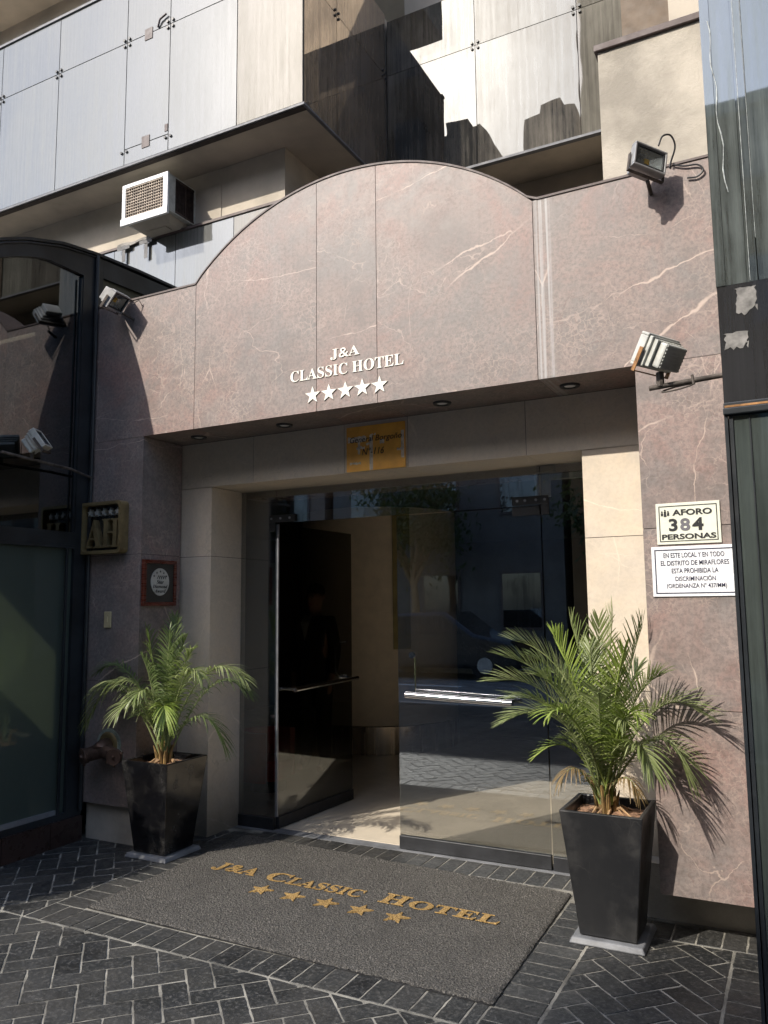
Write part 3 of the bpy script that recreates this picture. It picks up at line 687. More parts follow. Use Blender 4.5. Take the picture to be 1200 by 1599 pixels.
# side return of the box
for y0, y1, z0, z1 in ((.575, 1.05, 5.225, 6.27), (.575, 1.05, 6.27, 6.87), (1.05, 1.90, 5.225, 6.27), (1.05, 1.90, 6.27, 6.87)):
    MB().box(-3.012, -3.0, y0 + .003, y1 - .003, z0 + .003, z1 - .003, rt()).build('glass_panel', 'dark_mirror_panel', ub)
b2 = MB()
for y, z in ((1.05, 6.27), (1.87, 6.27)):
    for dy in (-.025, .025):
        for dz in (-.025, .025): b2.disc((-3.0, y + dy, z + dz), .011, (1, 0, 0), .01, 10)
b2.build('bolts', 'black_metal', ub)
MB().box(-8, -3.013, .621, 3.0, 5.206, 6.86).build('box_core', 'cream_render', ub)
# recessed mirror front
rx = [-2.988, -2.148, -1.285, -.42, .45]
for a, b in zip(rx, rx[1:]):
    for z0, z1 in ((5.185, 6.27), (6.27, 6.80)):
        MB().box(a + .003, b - .003, 1.91, 1.922, z0 + .003, z1 - .003, rt()).build('glass_panel', 'recess_mirror_panel' if b < -1. else 'mirror_panel_stained', ub)
b3 = MB()
for x in rx[1:-1]:
    for dx in (-.026, .026):
        for dz in (-.026, .026): b3.disc((x + dx, 1.909, 6.27 + dz), .012, (0, -1, 0), .012, 12)
b3.build('bolts', 'black_metal', ub)
MB().box(-2.99, .5, 1.9225, 2.45, 5.186, 6.80).build('recess_core', 'cream_render', ub)
cw = MB(); cw.box(-8, -3.425, .95, 1.2, 3.4, 5.2045); cw.box(-3.6, -3.425, 1.2, 2.36, 3.4, 5.2045); cw.box(-3.424, .5, 2.36, 2.6, 3.4, 5.1845); cw.build('rear_wall', 'cream_render', ub)
# small painted service panel lines on the cream wall
sl = MB(); sl.box(-4.42, -4.06, .943, .949, 4.73, 5.06); sl.build('service_panel', 'cream_render', ub, bevel=.003)
up = MB(); up.box(-9, -3.3, .97, 1.3, 6.90, 7.55); up.box(-9, -3.0, .56, 1.3, 7.55, 7.9); up.box(-2.99, .6, 2.3, 2.6, 6.81, 8.0); up.build('upper_wall', 'cream_render', ub)
MB().box(-9, -3.0, .56, 3.2, 7.905, 8.2).build('roof_slab', 'cream_render', ub)
# parapet panels below the air conditioner
pj = [-6.2, -5.2, -4.49, -3.876, -3.0]
for a, b in zip(pj, pj[1:]): MB().box(a + .003, b - .003, .88, .892, 3.4, 4.70, rt()).build('glass_panel', 'mirror_panel' if b < -3.5 else 'mirror_panel_stained', ub)
MB().box(-6.2, -3.0, .8925, .945, 3.4, 4.69).build('panel_backing', 'joint', ub)
MB().box(-6.2, -3.0, .868, .948, 4.703, 4.724).build('parapet_coping', 'brown_cap', ub)
# rendered wall at upper right
MB().box(-.822, .55, .285, .55, 3.55, 4.66).build('side_wall', 'rough_render', ub); MB().box(-.84, .55, .265, .57, 4.661, 4.70).build('side_wall_coping', 'brown_cap', ub, bevel=.004)
MB().box(-.505, 1.0, 1.0, 1.9, 4.6, 7.4).build('rear_bay', 'cream_render', ub); MB().box(-.80, -.506, 1.02, 1.88, 5.16, 7.4).build('soffit_shade_block', 'soffit_shade_brown', ub)  # brown block stands in for a shaded soffit, its shade put into the colour
# loose black sheet and tape by the parapet
fl = MB(); n = 14
prof = [(-5.15 + .75 * k / n, 4.726 + .008 * math.sin(k * 1.3)) for k in range(n + 1)]
for k in range(n):
    (a, za_), (b, zb_) = prof[k], prof[k + 1]; dd = (.012, .03, .035, .022, .015, .012, .02, .03, .022, .015, .012, .02, .014, .012, .01); d0 = dd[k]; d1 = dd[k + 1]
    fl.add([(a, .94, za_ + .012), (b, .94, zb_ + .012), (b, .862, zb_ + .01), (a, .862, za_ + .01), (a, .856, za_ - d0), (b, .856, zb_ - d1)], [(0, 1, 2, 3), (3, 2, 5, 4)])
fl.open = True; fs_ = fl.build('loose_flashing', 'peel', None)
for tx, tz in ((-4.80, .16), (-5.06, .14)):
    q_ = MB(); q_.box(tx - .018, tx + .018, .851, .8535, 4.70 - tz, 4.712); q_.build('hanging_tape', 'tape_grey', fs_); q_ = MB(); q_.box(tx - .075, tx + .07, .848, .8505, 4.672, 4.705); q_.build('hanging_tape', 'tape_grey', fs_)
tag(fs_, 'crumpled grey flashing sheet taped on the parapet below the air conditioner', 'flashing')

# air conditioner
ac = thing('air_conditioner', (-4.58, .6, 4.72), 'rusty white window air conditioner resting on the parapet', 'air conditioner')
ax0, ax1, ay0, ay1, az0, az1 = -4.825, -4.335, .60, .945, 4.755, 5.075
cas = MB(); cas.box(ax0, ax1, ay0 + .02, ay1, az1 - .012, az1); cas.box(ax0, ax1, ay0 + .02, ay1, az0, az0 + .012); cas.box(ax0, ax0 + .012, ay0 + .02, ay1, az0 + .012, az1 - .012); cas.box(ax1 - .012, ax1, ay0 + .02, .70, az0 + .012, az1 - .012); cas.box(ax1 - .012, ax1, .925, ay1, az0 + .012, az1 - .012)
cas.build('casing', 'lamp_white', ac, bevel=.004)
fa = MB(); fa.box(ax0 - .008, ax1 + .004, ay0, ay0 + .02, az1 - .03, az1 + .004); fa.box(ax0 - .018, ax1 + .004, ay0 - .005, ay0 + .02, az0 - .035, az0 + .025); fa.box(ax0 - .008, ax0 + .03, ay0, ay0 + .02, az0 + .025, az1 - .03); fa.box(ax1 - .045, ax1 + .004, ay0, ay0 + .02, az0 + .025, az1 - .03); fa.build('front_frame', 'white_paint', ac, bevel=.003)
gr = MB(); k = 0
x = ax0 + .035
while x < ax1 - .05: gr.box(x, x + .005, ay0 + .008, ay0 + .013, az0 + .026, az1 - .031); x += .025
z = az0 + .03
while z < az1 - .035: gr.box(ax0 + .031, ax1 - .046, ay0 + .003, ay0 + .0075, z, z + .005); z += .025
gr.build('grille', 'grille_rusty', ac)
MB().box(ax0 + .03, ax1 - .045, ay0 + .03, ay0 + .06, az0 + .02, az1 - .02).build('coil', 'dark_grille', ac)
lv = MB(); y = .71
while y < .915: lv.box(ax1 - .012, ax1 - .002, y, y + .007, az0 + .03, az1 - .03); y += .017
lv.box(ax1 - .012, ax1, .70, .925, az0 + .012, az0 + .03); lv.box(ax1 - .012, ax1, .70, .925, az1 - .03, az1 - .012); lv.box(ax1 - .012, ax1 + .002, .81, .822, az0 + .03, az1 - .03); lv.build('side_louvres', 'dark_grille', ac)
MB().box(ax1 - .03, ax1 - .02, .70, .925, az0 + .03, az1 - .03).build('side_core', 'cable', ac)
tr_ = MB(); tr_.add([(ax0 + .03, ay0 + .06, az0 - .001), (ax1 - .03, ay0 + .06, az0 - .001), (ax1 - .05, .92, az0 - .001), (ax0 + .05, .92, az0 - .001), (ax0 + .08, ay0 + .12, az0 - .05), (ax1 - .08, ay0 + .12, az0 - .05), (ax1 - .09, .85, az0 - .05), (ax0 + .09, .85, az0 - .05)], [(0, 1, 2, 3), (7, 6, 5, 4), (0, 4, 5, 1), (1, 5, 6, 2), (2, 6, 7, 3), (3, 7, 4, 0)])
tr_.box(ax0 + .14, ax1 - .14, ay0 + .14, ay0 + .22, az0 - .057, az0 - .0505); tr_.build('drip_tray', 'cream_render', ac, bevel=.006)
ft = MB(); 
for x in (ax0 + .12, ax1 - .12): ft.box(x - .02, x + .02, .87, .94, 4.725, 4.754)
ft.build('foot', 'rusty_iron', ac)

# ================================================================== floodlights
def floodlight(loc, rot, label, size=1., white=False, arm=None, style='small'):
    t = thing('floodlight', loc, label, 'floodlight', 'floodlights around the entrance', rot)
    s = size; W, H, D = .098 * s, .070 * s, .035 * s
    body = 'lamp_white' if white else 'lamp_grey'
    h = MB()   # frame ring, front at y=-D
    for a, b, c, d in ((-W, W, H - .012 * s, H), (-W, W, -H, -H + .012 * s)): h.box(a, b, -D, D * .2, c, d)
    for a, b in ((-W, -W + .012 * s), (W - .012 * s, W)): h.box(a, b, -D, D * .2, -H + .012 * s, H - .012 * s)
    h.box(-W * .92, W * .92, D * .2, D * .75, -H * .9, H * .9)
    h.build('housing', body, t, bevel=.004 * s, local=True)
    g = MB(); e = .012 * s
    for a, b, c, d in ((-W + e, W - e, H - e - .009 * s, H - e), (-W + e, W - e, -H + e, -H + e + .009 * s)): g.box(a, b, -D * .92, -D * .5, c, d)
    for a, b in ((-W + e, -W + e + .009 * s), (W - e - .009 * s, W - e)): g.box(a, b, -D * .92, -D * .5, -H + e + .009 * s, H - e - .009 * s)
    g.build('gasket', 'cable', t, local=True)
    r = MB(); u = W - .022 * s; v = H - .022 * s; q = .016 * s
    r.add([(-u, -D * .6, -v), (u, -D * .6, -v), (u, -D * .6, v), (-u, -D * .6, v), (-q, D * .15, -q), (q, D * .15, -q), (q, D * .15, q), (-q, D * .15, q)], [(0, 1, 5, 4), (1, 2, 6, 5), (2, 3, 7, 6), (3, 0, 4, 7), (4, 5, 6, 7)]); r.open = True
    r.build('reflector', 'reflector', t, local=True)
    MB().box(-q * .9, q * .9, D * .04, D * .14, -q * .9, q * .9).build('led_chip', 'led_yellow', t, local=True)
    MB().box(-u - .002, u + .002, -D * .86, -D * .8, -v - .002, v + .002).build('lens', 'lens_glass', t, local=True)
    hs = MB()
    n = 9
    for k in range(n): x = -W * .78 + 2 * W * .78 * k / (n - 1); hs.box(x - .0022 * s, x + .0022 * s, D * .76, D * 1.35, -H * .8, H * .8)
    hs.box(-W * .79, W * .79, D * .751, D * 1.28, -H * .78, H * .78); hs.build('heat_sink', body, t, local=True)
    dv = MB(); dv.box(-W * .66, W * .66, D * 1.36, D * 2.5, -H * .74, H * .74); dv.build('driver_box', body, t, bevel=.008 * s, local=True)
    if style == 'ribbed':
        rbm = MB()
        for k in range(7): z = -H * .62 + 1.24 * H * k / 6; rbm.box(-W * .6, W * .6, D * 2.5, D * 2.60, z - .003, z + .003)
        rbm.build('driver_ribs', body, t, local=True)
    br = MB(); bw = W + .006
    br.box(-bw - .004, -bw, -.006, .012, -H * 1.25, .01); br.box(bw, bw + .004, -.006, .012, -H * 1.25, .01); br.box(-bw - .004, bw + .004, -.006, .012, -H * 1.25 - .004, -H * 1.25)
    br.build('bracket', 'rust' if style == 'ribbed' else 'rusty_iron', t, local=True)
    return t
f1 = floodlight((-.525, -.15, 3.696), (R(-3), R(12), R(44)), 'grey floodlight with coiled cable on top edge of marble at upper right', .92)
f2 = floodlight((-4.109, -.12, 3.69), (R(39), R(-5.5), R(104)), 'grey floodlight tilted sharply on the marble next to the glazed bay roof', .95)
f3 = floodlight((-.46, -.62, 2.583), (R(-31), R(-1), R(-120)), 'white ribbed floodlight with rusty bracket seen from behind by right pillar', 1.0, True, style='ribbed')
f4 = floodlight((-4.28, -.566, 2.629), (R(-35), R(-5.5), R(127)), 'white floodlight on a thin arm in front of the dark glazed bay', .95, True)
def curve(P, m=6):
    P = [Vector(p) for p in P]; P = [P[0] * 2 - P[1]] + P + [P[-1] * 2 - P[-2]]; o = []
    for i in range(1, len(P) - 2):
        a, b, c, d = P[i - 1:i + 3]
        for k in range(m):
            t = k / m; o.append(.5 * (2 * b + (c - a) * t + (2 * a - 5 * b + 4 * c - d) * t * t + (3 * b - a - 3 * c + d) * t ** 3))
    return o + [P[-2]]
def world_child(mb, name, mat, par, smooth=True):
    """parts modelled in place on a turned thing"""
    bpy.context.view_layer.update(); inv = par.matrix_world.inverted(); mb.v = [inv @ v for v in mb.v]; return mb.build(name, mat, par, smooth, local=True)
c = MB(); c.tube(curve([(-.475, -.10, 3.79), (-.455, -.09, 3.84), (-.42, -.07, 3.845), (-.405, -.04, 3.80), (-.43, -.01, 3.745), (-.44, -.004, 3.715)]), .0045, 8); world_child(c, 'cable', 'cable', f1)
c = MB(); c.tube(curve([(-.42, -.012, 3.72), (-.37, -.012, 3.70), (-.31, -.014, 3.69), (-.285, -.014, 3.655), (-.315, -.012, 3.63), (-.36, -.012, 3.635)]), .0045, 8); world_child(c, 'cable', 'cable', f1)
c = MB(); c.tube([(-.535, -.10, 3.62), (-.535, -.002, 3.60)], .010, 8); world_child(c, 'wall_bracket', 'rusty_iron', f1)
c = MB(); c.tube([(-4.07, -.09, 3.60), (-4.05, -.002, 3.58)], .010, 8); c.tube([(-4.02, -.06, 3.66), (-3.98, -.03, 3.70), (-3.97, -.004, 3.66)], .004, 6); world_child(c, 'wall_bracket', 'rusty_iron', f2)
c = MB(); c.tube([(-.206, -.62, 2.455), (-.36, -.62, 2.446), (-.50, -.62, 2.438)], .011, 10); c.tube([(-.455, -.62, 2.50), (-.455, -.62, 2.44)], .016, 8); c.tube([(-.39 + .06 * math.cos(a), -.62 + .02 * math.sin(a), 2.425 + .014 * math.sin(a + .6)) for a in [k * .35 for k in range(36)]], .0035, 6)
c.tube([(-.33, -.625, 2.47), (-.325, -.63, 2.43)], .006, 6); world_child(c, 'arm', 'rusty_iron', f3)
c = MB(); c.tube([(-4.405, -.005, 2.47), (-4.34, -.25, 2.495), (-4.30, -.55, 2.50), (-4.295, -.82, 2.515)], .0095, 8); c.tube([(-4.29, -.60, 2.56), (-4.30, -.60, 2.50)], .012, 8); world_child(c, 'arm', 'rusty_iron', f4)

# ================================================================== entrance glazing
gd = thing('glass_entrance', (-2.35, .75, 0), 'frameless tinted glass entrance with transom, side panes and two swing doors', 'glass doors')
Y0, Y1 = .744, .756
def pane(x0, x1, z0, z1, name='side_pane'):
    return MB().box(x0, x1, Y0, Y1, z0, z1).build(name, 'door_glass', gd)
pane(-3.660, -3.352, .085, 2.40); pane(-1.372, -1.032, .085, 2.40)
pane(-3.346, -1.378, 2.155, 2.40, 'transom')
MB().box(-3.66, -3.356, .735, .765, .0, .084).build('bottom_rail', 'black_metal', gd, bevel=.003); MB().box(-1.370, -1.032, .735, .765, .0, .084).build('bottom_rail', 'black_metal', gd, bevel=.003)
MB().box(-3.66, -1.032, .70, .80, -.02, .004).build('threshold', 'plinth_grey', gd)
dl = MB().box(-2.368, -1.380, Y0, Y1, .09, 2.148).build('door', 'door_glass', gd)
k_ = MB(); k_.box(-2.370, -1.380, .733, .767, .008, .088); k_.build('door_rail', 'black_metal', dl, bevel=.003)
k_ = MB(); k_.tube([(-2.275, .66, .982), (-1.565, .66, .960)], .021, 18); k_.tube([(-2.255, .66, .98), (-2.255, .743, .98)], .012, 10); k_.tube([(-1.585, .66, .96), (-1.585, .743, .96)], .012, 10); k_.build('handle', 'chrome', dl, True)
k_ = MB(); k_.disc((-2.262, .744, 1.228), .020, (0, -1, 0), .02, 20); k_.build('lock', 'chrome', dl, True)
MB().tube([(-2.245, .741, 1.21), (-2.245, .741, .99)], .0035, 6).build('guide_rod', 'chrome', dl, True)
# open leaf swung into the lobby
ang = R(87); hx, hy_ = -3.345, .762; d = Vector((math.cos(ang), math.sin(ang), 0)); nn = Vector((-d.y, d.x, 0))
def leaf(a, b, c0, c1, z0, z1, mb):
    P = [Vector((hx, hy_, 0)) + d * u + nn * v for u, v in ((a, c0), (b, c0), (b, c1), (a, c1))]
    mb.add([(p.x, p.y, z0) for p in P] + [(p.x, p.y, z1) for p in P], [(0, 3, 2, 1), (4, 5, 6, 7), (0, 1, 5, 4), (1, 2, 6, 5), (2, 3, 7, 6), (3, 0, 4, 7)]); return mb
ol = leaf(.01, .975, -.006, .006, .09, 2.148, MB()).build('door', 'leaf_glass', gd); ol['label'] = 'glass door leaf standing open into the lobby'
leaf(.008, .977, -.017, .017, .010, .089, MB()).build('door_rail', 'black_metal', ol, bevel=.003)
k_ = MB(); q = lambda u, v, z: Vector((hx, hy_, 0)) + d * u + nn * v + Vector((0, 0, z))
k_.tube([q(.10, -.09, .955), q(.93, -.09, .975)], .016, 14); k_.tube([q(.14, -.09, .957), q(.14, -.006, .957)], .01, 8); k_.tube([q(.90, -.09, .974), q(.90, -.006, .974)], .01, 8); k_.build('handle', 'chrome', ol, True)
k_ = MB(); k_.tube([q(.92, .006, 1.26), q(.90, .07, 1.26), q(.86, .075, 1.24), q(.86, .075, 1.02), q(.90, .07, .99), q(.92, .006, .99)], .011, 10); k_.build('inner_handle', 'chrome', ol, True)
leaf(-.004, .009, -.008, .008, .09, 2.148, MB()).build('edge_strip', 'edge_metal', ol)
for sx, x0 in ((1, -1.555), (-1, -3.345)):
    h = MB()
    if sx > 0: h.box(-1.555, -1.325, .731, .743, 2.160, 2.213); h.box(-1.555, -1.380, .731, .743, 2.095, 2.147); h.box(-1.372, -1.325, .731, .743, 2.095, 2.1595)
    else: h.box(-3.40, -3.17, .731, .743, 2.160, 2.213); h.box(-3.40, -3.352, .731, .743, 2.095, 2.1595)
    h.build('patch_fitting', 'black_metal', gd, bevel=.002)
    s_ = MB()
    for bx in ((-1.52, -1.47, -1.40, -1.345) if sx > 0 else (-3.38, -3.30, -3.22)): s_.disc((bx, .731, 2.187), .008, (0, -1, 0), .006, 12)
    s_.build('screws', 'edge_metal', gd, True)
jb = thing('junction_box', (-1.38, .80, 2.3), 'white junction box and trunking behind glass at the top right of the doorway', 'junction box')
MB().box(-1.425, -1.335, .80, .85, 2.215, 2.352).build('box', 'white_paint', jb, bevel=.003); MB().box(-1.334, -1.03, .805, .84, 2.318, 2.352).build('trunking', 'white_paint', jb); MB().box(-1.40, -1.29, .76, .80, 2.362, 2.40).build('clamp', 'cable', jb)

# ================================================================== lobby
struct(MB().box(-7.5, 1.5, .802, 9.0, -.1, .006).build('lobby_floor', 'lobby_floor'))
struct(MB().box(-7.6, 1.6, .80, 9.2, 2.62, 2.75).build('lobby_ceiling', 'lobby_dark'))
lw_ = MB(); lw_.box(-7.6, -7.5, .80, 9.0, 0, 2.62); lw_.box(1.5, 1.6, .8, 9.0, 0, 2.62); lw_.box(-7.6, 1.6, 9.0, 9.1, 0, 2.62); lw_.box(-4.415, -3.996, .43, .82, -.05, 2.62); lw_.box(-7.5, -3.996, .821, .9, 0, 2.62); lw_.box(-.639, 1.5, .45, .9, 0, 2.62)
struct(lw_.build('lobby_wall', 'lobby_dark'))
lc = thing('lobby_drum', (-4.38, 4.30, 0), 'round beige wall drum with polished steel base inside the lobby', 'column')
MB().tube([(-4.38, 4.30, .30), (-4.38, 4.30, 2.61)], .90, 72).build('drum', 'lobby_wall', lc, True)
MB().tube([(-4.38, 4.30, .007), (-4.38, 4.30, .29)], .91, 72).build('base_band', 'steel_band', lc, True)
st_ = MB()
for k in range(6):
    a0, a1 = R(-53 + 2.0 * k), R(-53 + 2.0 * (k + 1)); P = lambda r, a: (-4.38 + r * math.cos(a), 4.30 + r * math.sin(a))
    p = [P(.902, a0), P(.902, a1), P(.918, a1), P(.918, a0)]; st_.add([(x, y, 1.09) for x, y in p] + [(x, y, 2.6) for x, y in p], [(0, 3, 2, 1), (4, 5, 6, 7), (0, 1, 5, 4), (1, 2, 6, 5), (2, 3, 7, 6), (3, 0, 4, 7)])
st_.build('hanging_strip', 'olive_panel', lc)
ch = thing('tub_chair', (-4.12, 1.75, 0), 'red upholstered tub chair behind the left glass side pane', 'chair')
MB().tube([(-4.12, 1.75, .10), (-4.12, 1.75, .14), (-4.12, 1.75, .25), (-4.12, 1.75, .27)], [.17, .20, .21, .19], 28).build('seat', 'red_leather', ch, True)
bk_ = MB(); 
for k in range(16):
    a0, a1 = R(60 + 15 * k), R(60 + 15 * (k + 1)); o = lambda r, a, z: (-4.12 + r * math.cos(a), 1.75 + r * math.sin(a), z)
    bk_.add([o(.20, a0, .1), o(.20, a1, .1), o(.245, a1, .1), o(.245, a0, .1), o(.20, a0, .5), o(.20, a1, .5), o(.245, a1, .5), o(.245, a0, .5)], [(0, 3, 2, 1), (4, 5, 6, 7), (0, 1, 5, 4), (2, 3, 7, 6), (1, 2, 6, 5), (3, 0, 4, 7)])
bk_.build('backrest', 'red_leather', ch); MB().tube([(-4.12, 1.75, .007), (-4.12, 1.75, .098)], .15, 20).build('base', 'black_metal', ch, True)

def skin_body(name, mat, par, verts, edges, root=0, sub=2):
    me = bpy.data.meshes.new(name); o0 = org(par); me.from_pydata([Vector(v[:3]) - o0 for v in verts], edges, []); o = bpy.data.objects.new(name, me); COL.objects.link(o); o.parent = par
    me.skin_vertices or me.attributes
    m = o.modifiers.new('skin', 'SKIN'); bpy.context.view_layer.objects.active = o
    if not me.skin_vertices:
        bm = bmesh.new(); bm.from_mesh(me); bm.verts.layers.skin.verify(); bm.to_mesh(me); bm.free()
    for i, v in enumerate(verts):
        r = v[3]; sv = me.skin_vertices[0].data[i]; sv.radius = r if isinstance(r, tuple) else (r, r); sv.use_root = (i == root)
    m.use_smooth_shade = True; ss = o.modifiers.new('subdivision', 'SUBSURF'); ss.levels = sub; ss.render_levels = sub
    me.materials.append(M[mat]); return o
PX, PY = -4.20, 2.62
pe = thing('person', (PX, PY, 0), 'person in dark suit and white shirt standing in the dim lobby behind the open door', 'person')
def body(ex, hands):
    V = [(PX, PY, .95, .135 + ex), (PX, PY, 1.12, .125 + ex), (PX, PY - .01, 1.32, .150 + ex), (PX, PY, 1.44, .085 + ex)]; E = [(0, 1), (1, 2), (2, 3)]
    def ch(i, pts):
        for p in pts: V.append(p); E.append((i, len(V) - 1)); i = len(V) - 1
        return i
    if hands: ch(3, [(PX, PY - .01, 1.50, .055), (PX, PY - .02, 1.56, .075), (PX, PY - .03, 1.63, .092), (PX, PY - .02, 1.70, .07)])
    for s in (-1, 1):
        w = ch(2, [(PX + s * .17, PY, 1.40, .062 + ex), (PX + s * .22, PY + .01, 1.13, .045 + ex), (PX + s * .215, PY - .05, .90, .033 + ex)])
        if hands:
            h = ch(w, [(PX + s * .212, PY - .07, .83, .030)])
            for k, l in enumerate((.062, .072, .068, .055)): ch(h, [(PX + s * .205, PY - .095 + .016 * k, .79, .010), (PX + s * .203, PY - .10 + .018 * k, .79 - l * .6, .009), (PX + s * .195, PY - .098 + .018 * k, .79 - l, .008)])
            ch(h, [(PX + s * .19, PY - .10, .82, .011), (PX + s * .18, PY - .115, .785, .009)])
        ch(0, [(PX + s * .09, PY, .86, .092 + ex), (PX + s * .10, PY - .01, .48, .062 + ex), (PX + s * .105, PY + .01, .10, .042 + ex)] + ([(PX + s * .11, PY - .06, .045, .040), (PX + s * .115, PY - .14, .035, .032)]))
    return V, E
skin_body('body', 'skin', pe, *body(0, True)); skin_body('suit', 'suit', pe, *body(.016, False))
hm = bmesh.new(); bmesh.ops.create_uvsphere(hm, u_segments=20, v_segments=12, radius=1.0)
hv = MB(); hv.add([(PX + v.co.x * .088, PY + .012 + v.co.y * .098, 1.695 + v.co.z * .085) for v in hm.verts], [[v.index for v in f.verts] for f in hm.faces if f.calc_center_median().z > -.15 or f.calc_center_median().y > .25]); hm.free(); hv.open = True; hv.build('hair', 'hair', pe, True)
fc = MB(); fc.tube([(PX, PY - .105, 1.655), (PX, PY - .128, 1.615), (PX, PY - .112, 1.605)], [.008, .015, .010], 8); fc.build('nose', 'skin', pe, True)
for s_ in (-1, 1):
    MB().tube([(PX + s_ * .033, PY - .104, 1.645), (PX + s_ * .033, PY - .112, 1.645)], [.013, .008], 10).build('eye', 'hair', pe, True); MB().tube([(PX + s_ * .083, PY - .01, 1.61), (PX + s_ * .095, PY + .0, 1.645), (PX + s_ * .084, PY + .005, 1.665)], [.008, .014, .010], 8).build('ear', 'skin', pe, True)
MB().tube([(PX - .025, PY - .103, 1.572), (PX, PY - .109, 1.570), (PX + .025, PY - .103, 1.572)], .006, 8).build('mouth', 'red_leather', pe, True)
MB().add([(PX - .045, PY - .125, 1.46), (PX + .045, PY - .125, 1.46), (PX + .05, PY - .185, 1.40), (PX, PY - .19, 1.22), (PX - .05, PY - .185, 1.40)], [(0, 1, 2, 3, 4)]).build('shirt', 'shirt', pe)

# ================================================================== doormat
dm = thing('doormat', (-2.3, -.2, 0), 'large grey coil doormat with gold J&A Classic Hotel lettering and five stars', 'doormat')
mq = [(-3.392, -.868), (-1.154, -.905), (-1.180, .395), (-3.435, .545)]
mm = MB(); NX, NY = 230, 135
def mp(u, v): 
    a = [mq[0][i] * (1 - u) * (1 - v) + mq[1][i] * u * (1 - v) + mq[2][i] * u * v + mq[3][i] * (1 - u) * v for i in (0, 1)]; return a
random.seed(5)
vs = []; 
for j in range(NY + 1):
    for i in range(NX + 1):
        x, y = mp(i / NX, j / NY); e = min(i, NX - i, j, NY - j)
        if e == 0: x += random.uniform(-.003, .003); y += random.uniform(-.003, .003)
        vs.append((x, y, (.017 if e else .010) + random.uniform(-.0032, .0032)))
fs = [(j * (NX + 1) + i, j * (NX + 1) + i + 1, (j + 1) * (NX + 1) + i + 1, (j + 1) * (NX + 1) + i) for j in range(NY) for i in range(NX)]
mm.add(vs, fs); mm.open = True; mm.build('pile', 'coir_grey', dm, True)
eb = MB(); eb.prism([mq[0], mq[1], mq[2], mq[3]], .0045, .009, 'z'); eb.build('backing', 'cable', dm)
def floor_text(s, x0, x1, y0, y1, yr):
    """lettering lying on the mat; the row drops by yr per metre of x"""
    vs, fs = text_mb(s, x0, x1, y0, y1, 0, .003, .006); mb = MB(); mb.add([(a, c + yr * (a + 2.3), .0200 - b) for a, b, c in vs], fs); mb.open = True
    return mb.build('lettering', 'coir_gold', dm)
RS = -.028
floor_text(serif('J&A'), -3.19, -2.875, -.165, -.035, RS); floor_text(serif('C'), -2.80, -2.655, -.165, -.035, RS); floor_text(serif('LASSIC'), -2.645, -2.165, -.165, -.060, RS)
floor_text(serif('H'), -2.05, -1.90, -.165, -.035, RS); floor_text(serif('OTEL'), -1.885, -1.385, -.165, -.060, RS)
for k in range(5):
    p = star_pts(-2.70 + .2085 * k, -.305 + RS * (-.4 + .2085 * k), .072); MB().prism(p, .016, .0228, 'z').build('star', 'coir_gold', dm)

# ================================================================== planters and palms
def planter(cx, cy, label, mat, h=.595):
    t = thing('planter', (cx, cy, 0), label, 'planter', 'square tapered planters by the entrance')
    pl = MB(); pl.frus((cx, cy), .170, .158, .004, .030); pl.build('saucer', 'plinth_grey', t, bevel=.006)
    b = MB(); w0, w1 = .128, .190; z0 = .034
    def ring(w, z): return [(cx - w, cy - w, z), (cx + w, cy - w, z), (cx + w, cy + w, z), (cx - w, cy + w, z)]
    v = ring(w0, z0) + ring(w1, h) + ring(w1 - .022, h) + ring(w1 - .03, h - .06) + ring(w1 - .032, h - .10)
    fs = [(0, 3, 2, 1)]
    for r in range(4):
        for k in range(4): fs.append((r * 4 + k, r * 4 + (k + 1) % 4, (r + 1) * 4 + (k + 1) % 4, (r + 1) * 4 + k))
    b.add(v, fs); b.open = True; b.build('pot', mat, t, bevel=.005)
    s = MB(); n = 16; ws = w1 - .030; vs = []
    for j in range(n + 1):
        for i in range(n + 1):
            vs.append((cx - ws + 2 * ws * i / n, cy - ws + 2 * ws * j / n, h - .045 + random.uniform(-.006, .006) + .02 * math.exp(-((i - n / 2) ** 2 + (j - n / 2) ** 2) / 20)))
    s.add(vs, [(j * (n + 1) + i, j * (n + 1) + i + 1, (j + 1) * (n + 1) + i + 1, (j + 1) * (n + 1) + i) for j in range(n) for i in range(n)]); s.open = True
    s.build('soil', 'soil', t, True); return t
planter(-.870, -.03, 'matt black square planter standing in the sun by the right pillar', 'pot_black')
planter(-3.690, .015, 'glossy black square planter standing in shade by the left pillar', 'pot_gloss')

